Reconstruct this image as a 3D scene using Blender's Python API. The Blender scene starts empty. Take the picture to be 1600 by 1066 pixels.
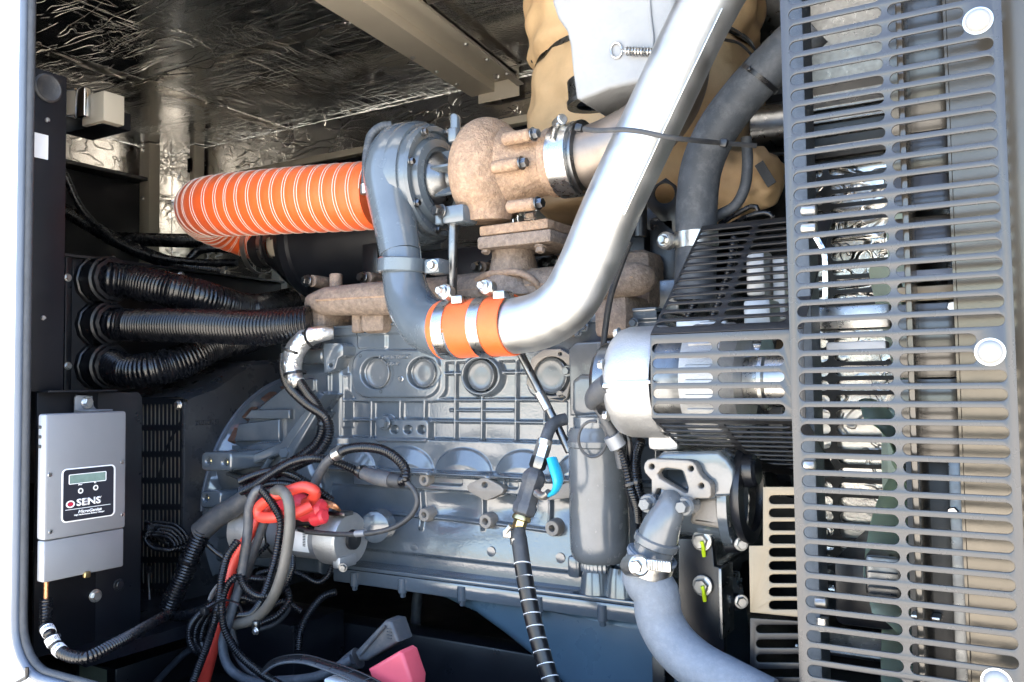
import bpy, bmesh, math, random
import numpy as np
from mathutils import Vector, Matrix

random.seed(7); np.random.seed(7)
SC = bpy.context.scene
COL = SC.collection
R_ = math.radians

# ------------------------------------------------------------------ camera
FPX = 1350.0
CAM = Vector((0, 0, 1.5))
CR = (Matrix.Rotation(R_(30.8), 3, 'Z') @ Matrix.Rotation(R_(90 + 2.8), 3, 'X') @ Matrix.Rotation(R_(-0.75), 3, 'Z'))
cd = bpy.data.cameras.new('camera'); cam = bpy.data.objects.new('camera', cd); COL.objects.link(cam)
cam.matrix_world = Matrix.Translation(CAM) @ CR.to_4x4()
cd.lens = FPX / 1600 * 36; cd.sensor_width = 36; cd.clip_start = 0.02; cd.clip_end = 2000
SC.camera = cam

# ------------------------------------------------------------------ light
SUN_EL, SUN_AZ = 73, 14          # sun stands behind the enclosure: the open side is in shade
w = bpy.data.worlds.new('World'); SC.world = w; w.use_nodes = True
nt = w.node_tree
sky = nt.nodes.new('ShaderNodeTexSky'); sky.sky_type = 'NISHITA'; sky.sun_disc = False
sky.sun_elevation = R_(SUN_EL); sky.sun_rotation = R_(SUN_AZ); sky.air_density = 1.0; sky.dust_density = 1.5
bg = nt.nodes['Background']; bg.inputs['Strength'].default_value = 0.15
nt.links.new(sky.outputs[0], bg.inputs[0])
sl = bpy.data.lights.new('sun', 'SUN'); sl.energy = 4.2; sl.angle = R_(0.5); sl.color = (1, .955, .88)
so = bpy.data.objects.new('sun', sl); COL.objects.link(so)
sd = Vector((math.sin(R_(SUN_AZ)) * math.cos(R_(SUN_EL)), math.cos(R_(SUN_AZ)) * math.cos(R_(SUN_EL)), math.sin(R_(SUN_EL))))
so.rotation_euler = sd.to_track_quat('Z', 'Y').to_euler(); so.location = (0, 0, 12)
VS = SC.view_settings
VS.view_transform = 'Standard'; VS.look = 'None'; VS.exposure = 2.95; VS.gamma = 1; VS.use_curve_mapping = False
SC.cycles.max_bounces = 10; SC.cycles.diffuse_bounces = 5; SC.cycles.glossy_bounces = 6
SC.cycles.sample_clamp_indirect = 8; SC.cycles.caustics_reflective = False
SC.cycles.use_denoising = True

# ------------------------------------------------------------------ projection helpers (photo pixel <-> place)
def ray(px, py):
    return CR @ Vector(((px - 800) / FPX, -(py - 533) / FPX, -1))
def P(px, py, Y):
    d = ray(px, py); return CAM + d * (Y / d.y)
def PX(px, py, X):
    d = ray(px, py); return CAM + d * (X / d.x)
def PZ(px, py, Z):
    d = ray(px, py); return CAM + d * ((Z - CAM.z) / d.z)
CRI = CR.transposed()
def proj(p):
    q = CRI @ (Vector(p) - CAM); return (800 - q.x / q.z * FPX, 533 + q.y / q.z * FPX)
def dep(p):
    return -(CRI @ (Vector(p) - CAM)).z
def PXY(X, Y, py):
    z = 1.5
    for _ in range(6):
        a = proj((X, Y, z))[1]; b = proj((X, Y, z + .01))[1]
        z += (py - a) / ((b - a) / .01)
    return Vector((X, Y, z))
def mpp(p):
    return dep(p) / FPX                      # metres per photo pixel at p

# ------------------------------------------------------------------ materials
MATS = {}
def mat(name, col, rough=.5, metal=0., bump=0., bscale=300., var=0., vscale=12., coat=0., dust=0., dustcol=(.45, .38, .28),
        rvar=0., spec=.5, aniso=0., sheen=0., stretch=None, bump2=0., b2scale=20.):
    m = bpy.data.materials.new(name); m.use_nodes = True; MATS[name] = m
    t = m.node_tree; N = t.nodes; L = t.links; b = N['Principled BSDF']
    b.inputs['Base Color'].default_value = (*col, 1); b.inputs['Roughness'].default_value = rough
    b.inputs['Metallic'].default_value = metal; b.inputs['Specular IOR Level'].default_value = spec
    if coat: b.inputs['Coat Weight'].default_value = coat; b.inputs['Coat Roughness'].default_value = .12
    if sheen: b.inputs['Sheen Weight'].default_value = sheen
    tc = N.new('ShaderNodeTexCoord'); src = tc.outputs['Object']
    if stretch:
        mp = N.new('ShaderNodeMapping'); mp.inputs['Scale'].default_value = stretch; L.new(src, mp.inputs[0]); src = mp.outputs[0]
    def noise(s, det=4., rg=.55):
        n = N.new('ShaderNodeTexNoise'); n.inputs['Scale'].default_value = s; n.inputs['Detail'].default_value = det
        n.inputs['Roughness'].default_value = rg; L.new(src, n.inputs['Vector']); return n.outputs['Fac']
    colout = None
    if var:
        f = noise(vscale, 6, .62)
        r = N.new('ShaderNodeValToRGB'); e = r.color_ramp.elements
        e[0].position = .3; e[1].position = .7
        e[0].color = (*[max(0, c * (1 - var)) for c in col], 1); e[1].color = (*[min(1, c * (1 + var)) for c in col], 1)
        L.new(f, r.inputs[0]); colout = r.outputs[0]
    if dust:
        f = noise(vscale * 2.3, 8, .7)
        mr = N.new('ShaderNodeMapRange'); mr.inputs[1].default_value = .48; mr.inputs[2].default_value = .78
        mr.inputs[3].default_value = 0; mr.inputs[4].default_value = dust; L.new(f, mr.inputs[0])
        mx = N.new('ShaderNodeMix'); mx.data_type = 'RGBA'; L.new(mr.outputs[0], mx.inputs['Factor'])
        if colout: L.new(colout, mx.inputs['A'])
        else: mx.inputs['A'].default_value = (*col, 1)
        mx.inputs['B'].default_value = (*dustcol, 1); colout = mx.outputs['Result']
    if colout: L.new(colout, b.inputs['Base Color'])
    if rvar:
        f = noise(vscale * 1.7, 6, .6); mr = N.new('ShaderNodeMapRange'); mr.inputs[1].default_value = .3; mr.inputs[2].default_value = .7
        mr.inputs[3].default_value = max(.02, rough - rvar); mr.inputs[4].default_value = min(1, rough + rvar)
        L.new(f, mr.inputs[0]); L.new(mr.outputs[0], b.inputs['Roughness'])
    nrm = None
    if bump2:
        bn = N.new('ShaderNodeBump'); bn.inputs['Strength'].default_value = bump2; bn.inputs['Distance'].default_value = .01
        L.new(noise(b2scale, 3, .5), bn.inputs['Height']); nrm = bn.outputs[0]
    if bump:
        bn = N.new('ShaderNodeBump'); bn.inputs['Strength'].default_value = bump; bn.inputs['Distance'].default_value = .002
        L.new(noise(bscale, 5, .6), bn.inputs['Height'])
        if nrm: L.new(nrm, bn.inputs['Normal'])
        nrm = bn.outputs[0]
    if nrm: L.new(nrm, b.inputs['Normal'])
    return m

mat('engine', (.074, .091, .110), .16, bump=.13, bscale=190, var=.16, vscale=9, rvar=.07, bump2=.05, b2scale=30, dust=.22, dustcol=(.17, .165, .155), spec=.75, coat=1.)
mat('engine_face', (.10, .11, .12), .22, coat=.5, bump=.1, bscale=420, var=.12, vscale=30, rvar=.08)
mat('pan', (.05, .088, .125), .30, coat=.3, bump=.05, bscale=160, var=.12, vscale=7, rvar=.06)
mat('turbo_paint', (.085, .105, .125), .24, coat=.5, bump=.08, bscale=260, var=.12, vscale=14, rvar=.08, spec=.6)
mat('rust', (.20, .152, .12), .78, bump=1., bscale=330, var=.32, vscale=75, dust=.6, dustcol=(.42, .33, .25), rvar=.12, bump2=.45, b2scale=70)
mat('rust_light', (.28, .185, .125), .72, bump=1., bscale=330, var=.28, vscale=70, dust=.65, dustcol=(.54, .40, .26), rvar=.14, bump2=.5, b2scale=65)
mat('rust_red', (.09, .045, .03), .8, bump=.8, bscale=260, var=.5, vscale=40)
mat('heat_steel', (.27, .225, .19), .46, .8, var=.22, vscale=12, rvar=.1, bump=.08)
mat('steel', (.50, .495, .48), .30, 1, var=.08, rvar=.08, vscale=60, bump=.05)
mat('zinc', (.58, .575, .555), .36, 1, var=.12, vscale=90, rvar=.1)
mat('steel_dark', (.16, .165, .17), .33, 1, var=.2, vscale=50, rvar=.1)
mat('alu_pipe', (.54, .54, .53), .48, 1, bump=.10, bscale=260, var=.10, vscale=16, rvar=.10, dust=.25, dustcol=(.5, .47, .42))
mat('alu_cast', (.46, .46, .46), .5, .85, bump=.35, bscale=380, var=.1, vscale=25, rvar=.08)
mat('alu_sheet', (.22, .232, .255), .45, .4, bump=.05, bscale=500, var=.05, vscale=8, rvar=.05)
mat('black_paint', (.0065, .0075, .0105), .34, bump=.10, bscale=600, var=.2, vscale=10, rvar=.08)
mat('black_panel', (.0045, .005, .0075), .5, spec=.28, bump=.06, bscale=500, var=.25, vscale=6, rvar=.1)
mat('black_plastic', (.008, .0085, .0105), .33, var=.2, vscale=30, rvar=.08, bump=.05)
mat('black_loom', (.005, .0055, .0075), .27, var=.3, vscale=25, rvar=.06)
mat('black_rubber', (.028, .03, .034), .55, var=.25, vscale=25, bump=.2, bscale=350, dust=.1)
mat('gray_sleeve', (.05, .054, .062), .5, var=.2, vscale=25, bump=.12, rvar=.1, dust=.15)
mat('brown_sleeve', (.10, .092, .08), .5, var=.25, vscale=25, bump=.12, rvar=.1)
mat('hose_rubber', (.15, .172, .205), .62, var=.10, vscale=70, bump=.35, bscale=600, dust=.16, dustcol=(.42, .43, .45))
mat('hose_dark', (.042, .05, .062), .6, var=.25, vscale=22, bump=.25, bscale=400, dust=.3, dustcol=(.25, .26, .28))
mat('orange', (.72, .10, .014), .44, var=.12, vscale=16, bump=.25, bscale=800, rvar=.08, sheen=.1, bump2=.16, b2scale=26, dust=.12, dustcol=(.5, .2, .1))
mat('cord', (.62, .52, .46), .6)
mat('tan_fabric', (.56, .385, .215), .62, var=.1, vscale=14, bump=.25, bscale=700, bump2=.25, b2scale=24, dust=.2, dustcol=(.66, .47, .28))
mat('white_fabric', (.28, .29, .305), .7, var=.06, vscale=18, bump=.2, bscale=900, bump2=.5, b2scale=20)
mat('white_paint', (.78, .79, .80), .35, var=.02, vscale=5)
mat('beige_paint', (.56, .51, .42), .40, var=.05, vscale=8, bump=.08, bscale=500, rvar=.05)
mat('gloss_frame', (.105, .093, .075), .20, .55, var=.06, vscale=14, bump=.03, rvar=.05)
mat('shroud', (.06, .052, .042), .20, .3, coat=.6, var=.2, vscale=9, dust=.25, dustcol=(.12, .11, .10), rvar=.06)
mat('tan_steel', (.20, .16, .105), .33, var=.08, vscale=18, bump=.1, bscale=500, rvar=.06)
mat('seal', (.035, .04, .048), .6, bump=.6, bscale=600, var=.2, vscale=60)
mat('seal_trim', (.085, .105, .14), .38, var=.08, vscale=9)
mat('guard', (.042, .0435, .047), .28, .25, coat=.1, bump=.05, bscale=700, var=.06, vscale=8, rvar=.05, spec=.6)
mat('guard_black', (.012, .0125, .0145), .36, bump=.12, bscale=700, var=.15, vscale=12, rvar=.06)
mat('red_cable', (.62, .055, .035), .42, var=.1, vscale=25, bump=.1)
mat('red_plastic', (.66, .04, .055), .40, var=.08, vscale=25)
mat('pink_plastic', (.70, .095, .125), .45, var=.06, vscale=20)
mat('copper', (.65, .30, .15), .35, 1, var=.3, vscale=150, bump=.8, bscale=300)
mat('brass', (.55, .44, .22), .32, 1, var=.15, vscale=60)
mat('cyan', (.02, .36, .60), .35, var=.08, vscale=40)
mat('gen_paint', (.024, .026, .030), .30, bump=.2, bscale=260, var=.2, vscale=14, rvar=.08, dust=.12, dustcol=(.10, .10, .10))
mat('cap_white', (.30, .30, .295), .5, var=.06, vscale=90, bump=.1)
mat('label_white', (.68, .69, .70), .5, var=.03)
mat('print_white', (.75, .76, .78), .5)
mat('label_black', (.014, .016, .024), .42, var=.05)
mat('lcd', (.15, .22, .20), .22, var=.15, vscale=60)
mat('logo_red', (.42, .02, .05), .4)
mat('mark_yellow', (.55, .75, .02), .5)
mat('mint', (.60, .70, .58), .42, var=.05, vscale=20)
mat('chrome', (.72, .73, .75), .12, 1)
mat('fins', (.07, .085, .105), .45, .6, var=.2, vscale=120, bump=.5, bscale=900)
mat('wood_brown', (.14, .065, .02), .6, var=.3, vscale=20)
mat('green_label', (.27, .31, .22), .55, var=.08, vscale=30)
mat('plug', (.33, .31, .29), .34, .25, bump=.12, var=.18, vscale=45, rvar=.08)
mat('face_tan', (.22, .20, .178), .42, bump=.35, bscale=420, var=.12, vscale=30)

def foil(name, scale, seed, stretch, col=(.78, .765, .735), rough=.15, strength=.5, soft_k=.3):
    m = bpy.data.materials.new(name); m.use_nodes = True; MATS[name] = m
    t = m.node_tree; N = t.nodes; L = t.links; b = N['Principled BSDF']
    b.inputs['Metallic'].default_value = 1; b.inputs['Base Color'].default_value = (*col, 1)
    tc = N.new('ShaderNodeTexCoord')
    def ridged(sc, st, rot, dist, off):
        mp = N.new('ShaderNodeMapping'); mp.inputs['Scale'].default_value = st; mp.inputs['Rotation'].default_value = rot
        mp.inputs['Location'].default_value = (off, off * 1.7, 0); L.new(tc.outputs['Object'], mp.inputs[0])
        n = N.new('ShaderNodeTexNoise'); n.inputs['Scale'].default_value = sc; n.inputs['Detail'].default_value = 1.2
        n.inputs['Distortion'].default_value = dist; L.new(mp.outputs[0], n.inputs['Vector'])
        s = N.new('ShaderNodeMath'); s.operation = 'SUBTRACT'; s.inputs[1].default_value = .5; L.new(n.outputs['Fac'], s.inputs[0])
        a = N.new('ShaderNodeMath'); a.operation = 'ABSOLUTE'; L.new(s.outputs[0], a.inputs[0])
        mr = N.new('ShaderNodeMapRange'); mr.interpolation_type = 'SMOOTHSTEP'; mr.inputs[1].default_value = 0; mr.inputs[2].default_value = .04
        mr.inputs[3].default_value = 1; mr.inputs[4].default_value = 0; L.new(a.outputs[0], mr.inputs[0]); return mr.outputs[0]
    def mask(sc, lo, hi, off):
        mp = N.new('ShaderNodeMapping'); mp.inputs['Location'].default_value = (off, off, off); L.new(tc.outputs['Object'], mp.inputs[0])
        n = N.new('ShaderNodeTexNoise'); n.inputs['Scale'].default_value = sc; n.inputs['Detail'].default_value = 2; L.new(mp.outputs[0], n.inputs['Vector'])
        mr = N.new('ShaderNodeMapRange'); mr.inputs[1].default_value = lo; mr.inputs[2].default_value = hi; L.new(n.outputs['Fac'], mr.inputs[0]); return mr.outputs[0]
    def mul(a, k):
        x = N.new('ShaderNodeMath'); x.operation = 'MULTIPLY'; L.new(a, x.inputs[0])
        if isinstance(k, float): x.inputs[1].default_value = k
        else: L.new(k, x.inputs[1])
        return x.outputs[0]
    def add(a, c):
        x = N.new('ShaderNodeMath'); x.operation = 'ADD'; L.new(a, x.inputs[0]); L.new(c, x.inputs[1]); return x.outputs[0]
    a = mul(ridged(scale, stretch, (0, 0, R_(18)), .9, seed), mask(2.6, .42, .66, seed + 3))
    c = mul(ridged(scale * .8, (stretch[1], stretch[0], stretch[2]), (R_(20), 0, R_(-25)), 1.4, seed + 5), mask(3.1, .5, .66, seed + 9))
    d = mul(ridged(scale * 2.4, (1, 1, 1), (0, 0, 0), .6, seed + 11), mul(mask(4., .5, .7, seed + 1), .45))
    h = add(add(a, mul(c, .8)), d)
    soft = N.new('ShaderNodeTexNoise'); soft.inputs['Scale'].default_value = 3.2; soft.inputs['Detail'].default_value = 2; L.new(tc.outputs['Object'], soft.inputs['Vector'])
    b0 = N.new('ShaderNodeBump'); b0.inputs['Strength'].default_value = soft_k; b0.inputs['Distance'].default_value = .06; L.new(soft.outputs['Fac'], b0.inputs['Height'])
    b1 = N.new('ShaderNodeBump'); b1.inputs['Strength'].default_value = strength; b1.inputs['Distance'].default_value = .0045
    L.new(h, b1.inputs['Height']); L.new(b0.outputs[0], b1.inputs['Normal'])
    fine = N.new('ShaderNodeTexNoise'); fine.inputs['Scale'].default_value = 160; fine.inputs['Detail'].default_value = 2; L.new(tc.outputs['Object'], fine.inputs['Vector'])
    b2 = N.new('ShaderNodeBump'); b2.inputs['Strength'].default_value = .18; b2.inputs['Distance'].default_value = .002
    L.new(fine.outputs['Fac'], b2.inputs['Height']); L.new(b1.outputs[0], b2.inputs['Normal'])
    L.new(b2.outputs[0], b.inputs['Normal'])
    rr = N.new('ShaderNodeMapRange'); rr.inputs[3].default_value = rough; rr.inputs[4].default_value = rough + .11; L.new(mask(5., .3, .7, seed + 20), rr.inputs[0]); L.new(rr.outputs[0], b.inputs['Roughness'])
    return m
foil('foil_ceiling', 14, 1.3, (.28, 1.5, 1), rough=.08, col=(.78, .79, .80), strength=.45, soft_k=.16)
foil('foil_wall', 10, 4.1, (.4, 1, 1.8), col=(.84, .81, .76), rough=.2, soft_k=.2, strength=1.1)
foil('foil_wrap', 45, 2.2, (1, 1, 1), rough=.32, strength=.45)

def ground_mat():
    m = mat('ground', (.56, .505, .42), .9, bump=.5, bscale=30, var=.15, vscale=.6)
    return m
ground_mat()

# ------------------------------------------------------------------ geometry helpers
def V(*a): return Vector(a)
def frame(axis):
    z = Vector(axis).normalized(); u = Vector((0, 0, 1)) if abs(z.z) < .9 else Vector((1, 0, 0))
    x = u.cross(z).normalized(); y = z.cross(x); return x, y, z
def catmull(pts, n=12):
    pts = [Vector(p) for p in pts]
    if len(pts) == 2: return [pts[0].lerp(pts[1], i / n) for i in range(n + 1)], [i / n for i in range(n + 1)]
    out = []; par = []
    q = [pts[0] * 2 - pts[1]] + pts + [pts[-1] * 2 - pts[-2]]
    for i in range(1, len(q) - 2):
        p0, p1, p2, p3 = q[i - 1:i + 3]
        t1 = max((p1 - p0).length, 1e-6) ** .5; t2 = max((p2 - p1).length, 1e-6) ** .5; t3 = max((p3 - p2).length, 1e-6) ** .5
        m1 = (p2 - p1) + t2 * ((p1 - p0) / t1 - (p2 - p0) / (t1 + t2)); m2 = (p2 - p1) + t2 * ((p3 - p2) / t3 - (p3 - p1) / (t2 + t3))
        for k in range(n):
            s = k / n; s2 = s * s; s3 = s2 * s
            out.append((2 * s3 - 3 * s2 + 1) * p1 + (s3 - 2 * s2 + s) * m1 + (-2 * s3 + 3 * s2) * p2 + (s3 - s2) * m2); par.append(i - 1 + s)
    out.append(pts[-1].copy()); par.append(len(pts) - 1)
    return out, par
def resample(pts, step, par=None, smooth=True):
    if smooth: c, pr = catmull(pts, 16)
    else: c = [Vector(p) for p in pts]; pr = list(range(len(pts)))
    a = np.array([list(p) for p in c]); L = np.concatenate([[0], np.cumsum(np.linalg.norm(np.diff(a, axis=0), axis=1))])
    n = max(2, int(round(L[-1] / step)) + 1); s = np.linspace(0, L[-1], n)
    o = np.stack([np.interp(s, L, a[:, k]) for k in range(3)], 1)
    return o, s, np.interp(s, L, pr)
def tframes(o, up=None):
    T = np.gradient(o, axis=0); T /= np.linalg.norm(T, axis=1)[:, None] + 1e-12
    n = len(o); Nn = np.zeros_like(o)
    x, y, z = frame(T[0]) if up is None else (None, None, None)
    v = np.array(x if up is None else up, float); v -= T[0] * v.dot(T[0]); v /= np.linalg.norm(v); Nn[0] = v
    for i in range(1, n):
        v = Nn[i - 1] - T[i] * Nn[i - 1].dot(T[i]); v /= np.linalg.norm(v) + 1e-12; Nn[i] = v
    return T, Nn, np.cross(T, Nn)

class G:
    def __init__(s): s.v = []; s.f = []; s.flat = set()
    def add(s, v, f):
        o = len(s.v); s.v.extend([tuple(p) for p in v]); s.f.extend([tuple(i + o for i in q) for q in f]); return s
    def box(s, c, size, R=None, bev=0., seg=2):
        bm = bmesh.new(); bmesh.ops.create_cube(bm, size=1)
        for v in bm.verts: v.co = Vector((v.co.x * size[0], v.co.y * size[1], v.co.z * size[2]))
        if bev: bmesh.ops.bevel(bm, geom=bm.edges[:], offset=min(bev, min(size) * .49), segments=seg, affect='EDGES', profile=.5)
        bm.verts.index_update()
        M = R if R is not None else Matrix.Identity(3); c = Vector(c)
        s.add([M @ v.co + c for v in bm.verts], [[v.index for v in f.verts] for f in bm.faces]); bm.free(); return s
    def boxc(s, a, b, bev=0., seg=2):
        a = Vector(a); b = Vector(b); return s.box((a + b) / 2, [abs(b[i] - a[i]) for i in range(3)], None, bev, seg)
    def boxP(s, x0, y0, x1, y1, Y0, Y1, bev=0.):
        a = P(x0, y0, Y0); b = P(x1, y1, Y0); return s.boxc((a.x, Y0, a.z), (b.x, Y1, b.z), bev)
    def lathe(s, prof, o, axis, seg=28, ang=None, sx=1., sy=1.):
        x, y, z = frame(axis); o = Vector(o); v = []; f = []
        full = ang is None; a0, a1 = (0, 2 * math.pi) if full else ang
        ns = seg if full else seg + 1
        for (t, r) in prof:
            for k in range(ns):
                a = a0 + (a1 - a0) * k / seg; v.append(o + z * t + x * (r * sx * math.cos(a)) + y * (r * sy * math.sin(a)))
        for i in range(len(prof) - 1):
            for k in range(seg):
                k2 = (k + 1) % ns if full else k + 1
                A, B, C, D = i * ns + k, i * ns + k2, (i + 1) * ns + k2, (i + 1) * ns + k
                f.append((A, B, C, D))
        for i, (t, r) in enumerate(prof):
            pass
        return s.add(v, f)
    def cyl(s, a, b, r, seg=20, bev=.0, r2=None):
        a = Vector(a); b = Vector(b); L = (b - a).length; r2 = r if r2 is None else r2; bv = min(bev, L * .45, r * .8)
        pr = [(0, 0), (0, r - bv)] + ([(bv, r)] if bv else []) + ([(L - bv, r2)] if bv else []) + [(L, r2 - bv), (L, 0)]
        return s.lathe(pr, a, b - a, seg)
    def hexb(s, p, axis, r, h=None, washer=True, rot=.2):
        h = h or r * .85; z = Vector(axis).normalized(); p = Vector(p)
        if washer: s.cyl(p - z * r * .1, p + z * r * .22, r * 1.32, 18, r * .08)
        x, y, _ = frame(z); o = p + z * r * .2
        pr = [(0, .98), (h * .8, .98), (h, .84), (h, 0)]
        v = []; f = []
        for t, q in pr:
            for k in range(6):
                a = rot + k * math.pi / 3; v.append(o + z * t + (x * math.cos(a) + y * math.sin(a)) * r * q)
        for i in range(3):
            for k in range(6): f.append((i * 6 + k, i * 6 + (k + 1) % 6, i * 6 + 6 + (k + 1) % 6, i * 6 + 6 + k))
        return s.add(v, f)
    def tube(s, pts, r, seg=14, step=.006, corr=None, caps=True, smooth=True, flat=1., up=None):
        if corr: step = corr[0] / 5
        o, L, par = resample(pts, step, smooth=smooth); T, A, B = tframes(o, up)
        rr = np.interp(par, range(len(r)), r) if hasattr(r, '__len__') else np.full(len(o), r)
        if corr:
            ph = (L / corr[0]) % 1; prof = np.clip(np.abs(ph - .5) * 4 - .55, 0, 1)
            rr = rr - corr[1] * prof
        ang = np.arange(seg) * 2 * math.pi / seg; ca, sa = np.cos(ang), np.sin(ang)
        v = (o[:, None, :] + rr[:, None, None] * (A[:, None, :] * ca[None, :, None] + flat * B[:, None, :] * sa[None, :, None])).reshape(-1, 3)
        f = []; n = len(o)
        for i in range(n - 1):
            b = i * seg
            for k in range(seg):
                k2 = (k + 1) % seg; f.append((b + k, b + k2, b + seg + k2, b + seg + k))
        v = v.tolist()
        if caps:
            f.append(tuple(range(seg - 1, -1, -1))); f.append(tuple((n - 1) * seg + k for k in range(seg)))
        return s.add(v, f)
    def helix(s, pts, R, pitch, r, starts=(0.,), seg=6, per=22, trim=0):
        o, L, par = resample(pts, .002); T, A, B = tframes(o)
        rr = np.interp(par, range(len(R)), R) if hasattr(R, '__len__') else np.full(len(o), R)
        n = int(L[-1] / pitch * per); ss = np.linspace(0, L[-1], n)
        I = lambda a: np.stack([np.interp(ss, L, a[:, k]) for k in range(3)], 1)
        oo, aa, bb = I(o), I(A), I(B); r2 = np.interp(ss, L, rr)
        for st in starts:
            th = 2 * math.pi * (ss / pitch + st)
            c = oo + r2[:, None] * (aa * np.cos(th)[:, None] + bb * np.sin(th)[:, None])
            s.tube([Vector(p) for p in c], r, seg, step=1e9 if False else L[-1] / n * 3, smooth=False)
        return s
    def plate(s, outline, holes, M, thick, bev=0., res=1):
        cu = bpy.data.curves.new('tmp', 'CURVE'); cu.dimensions = '2D'; cu.fill_mode = 'BOTH'
        cu.extrude = max(1e-5, thick / 2 - bev); cu.bevel_depth = bev; cu.bevel_resolution = res; cu.offset = -bev
        for ln in [outline] + list(holes):
            sp = cu.splines.new('POLY'); sp.points.add(len(ln) - 1); sp.use_cyclic_u = True
            for i, p in enumerate(ln): sp.points[i].co = (p[0], p[1], 0, 1)
        ob = bpy.data.objects.new('tmp', cu); COL.objects.link(ob)
        dg = bpy.context.evaluated_depsgraph_get(); me = bpy.data.meshes.new_from_object(ob.evaluated_get(dg))
        s.add([M @ v.co for v in me.vertices], [list(p.vertices) for p in me.polygons])
        bpy.data.objects.remove(ob); bpy.data.curves.remove(cu); bpy.data.meshes.remove(me); return s
    def plateY(s, outline, holes, Y, thick, bev=0., res=1):      # outlines given as photo pixels on the plane y = Y; thickness goes back from Y
        q = lambda ln: [(p.x, p.z) for p in (P(a, b, Y) for a, b in ln)]
        M = Matrix(((1, 0, 0, 0), (0, 0, -1, Y + thick / 2), (0, 1, 0, 0), (0, 0, 0, 1)))
        return s.plate(q(outline), [q(h) for h in holes], M, thick, bev, res)
    def text(s, body, M, size, align='LEFT', ext=.0002, shear=0., bold=0.):
        cu = bpy.data.curves.new('tmp', 'FONT'); cu.body = body; cu.size = size; cu.align_x = align; cu.extrude = ext; cu.shear = shear; cu.offset = bold; cu.resolution_u = 3
        ob = bpy.data.objects.new('tmp', cu); COL.objects.link(ob)
        dg = bpy.context.evaluated_depsgraph_get(); me = bpy.data.meshes.new_from_object(ob.evaluated_get(dg))
        s.add([M @ v.co for v in me.vertices], [list(p.vertices) for p in me.polygons])
        bpy.data.objects.remove(ob); bpy.data.curves.remove(cu); bpy.data.meshes.remove(me); return s
    def mesh(s, name, sm=38):
        me = bpy.data.meshes.new(name); me.from_pydata(s.v, [], s.f); me.validate(); 
        bm = bmesh.new(); bm.from_mesh(me); bmesh.ops.remove_doubles(bm, verts=bm.verts, dist=1e-6)
        bmesh.ops.recalc_face_normals(bm, faces=bm.faces); bm.to_mesh(me); bm.free()
        me.polygons.foreach_set('use_smooth', [True] * len(me.polygons))
        if sm: me.set_sharp_from_angle(angle=R_(sm))
        return me
    def build(s, name, m, parent=None, sm=38, **props):
        me = s.mesh(name, sm); me.materials.append(MATS[m])
        o = bpy.data.objects.new(name, me); COL.objects.link(o)
        if parent is not None: o.parent = parent
        for k, v in props.items(): o[k] = v
        return o

ROOTS = []
def thing(name, label, cat, group=None):
    o = bpy.data.objects.new(name, None); COL.objects.link(o); o.empty_display_size = .05
    o['label'] = label; o['category'] = cat
    if group: o['group'] = group
    ROOTS.append(o); return o
def solo(g, name, m, label, cat, group=None, sm=38):
    o = g.build(name, m, None, sm); o['label'] = label; o['category'] = cat
    if group: o['group'] = group
    return o
def struct(g, name, m, parent=None, sm=38):
    o = g.build(name, m, parent, sm)
    if parent is None: o['kind'] = 'structure'
    return o
def circ(cx, cy, rx, ry=None, n=24, a0=0.):
    ry = rx if ry is None else ry
    return [(cx + rx * math.cos(a0 + 2 * math.pi * k / n), cy + ry * math.sin(a0 + 2 * math.pi * k / n)) for k in range(n)]
def stad(x0, x1, cy, h, n=5):
    r = h / 2; o = []
    for k in range(n + 1):
        a = -math.pi / 2 + math.pi * k / n; o.append((x1 - r + r * math.cos(a), cy + r * math.sin(a)))
    for k in range(n + 1):
        a = math.pi / 2 + math.pi * k / n; o.append((x0 + r + r * math.cos(a), cy + r * math.sin(a)))
    return o
def rrect(x0, y0, x1, y1, r, n=4):
    o = []
    for cx, cy, a in ((x1 - r, y0 + r, -90), (x1 - r, y1 - r, 0), (x0 + r, y1 - r, 90), (x0 + r, y0 + r, 180)):
        for k in range(n + 1):
            t = R_(a + 90 * k / n); o.append((cx + r * math.cos(t), cy + r * math.sin(t)))
    return o
def pts(*tr): return [P(a, b, c) for a, b, c in tr]
def rad(px, pl): return px * sum(mpp(p) for p in pl) / len(pl)
def zaxis(o, u, v):      # matrix with columns u, v, u x v
    u = Vector(u).normalized(); v = Vector(v); v = (v - u * v.dot(u)).normalized(); n = u.cross(v); o = Vector(o)
    return Matrix(((u.x, v.x, n.x, o.x), (u.y, v.y, n.y, o.y), (u.z, v.z, n.z, o.z), (0, 0, 0, 1)))
def ziptie(path_pt, axis, r, m='black_plastic', parent=None, w=.004, name='cable_tie', head=True):
    g = G(); x, y, z = frame(axis); p = Vector(path_pt)
    g.lathe([(-w / 2, r), (-w / 2, r + .0014), (w / 2, r + .0014), (w / 2, r), (-w / 2, r)], p, z, 20)
    if head:
        hd = (CAM - p); hd = (hd - z * hd.dot(z)).normalized(); hd = (hd + y * .6).normalized()
        g.box(p + hd * (r + .003), (.006, .006, .006), None, .001)
    return g.build(name, m, parent)
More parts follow.
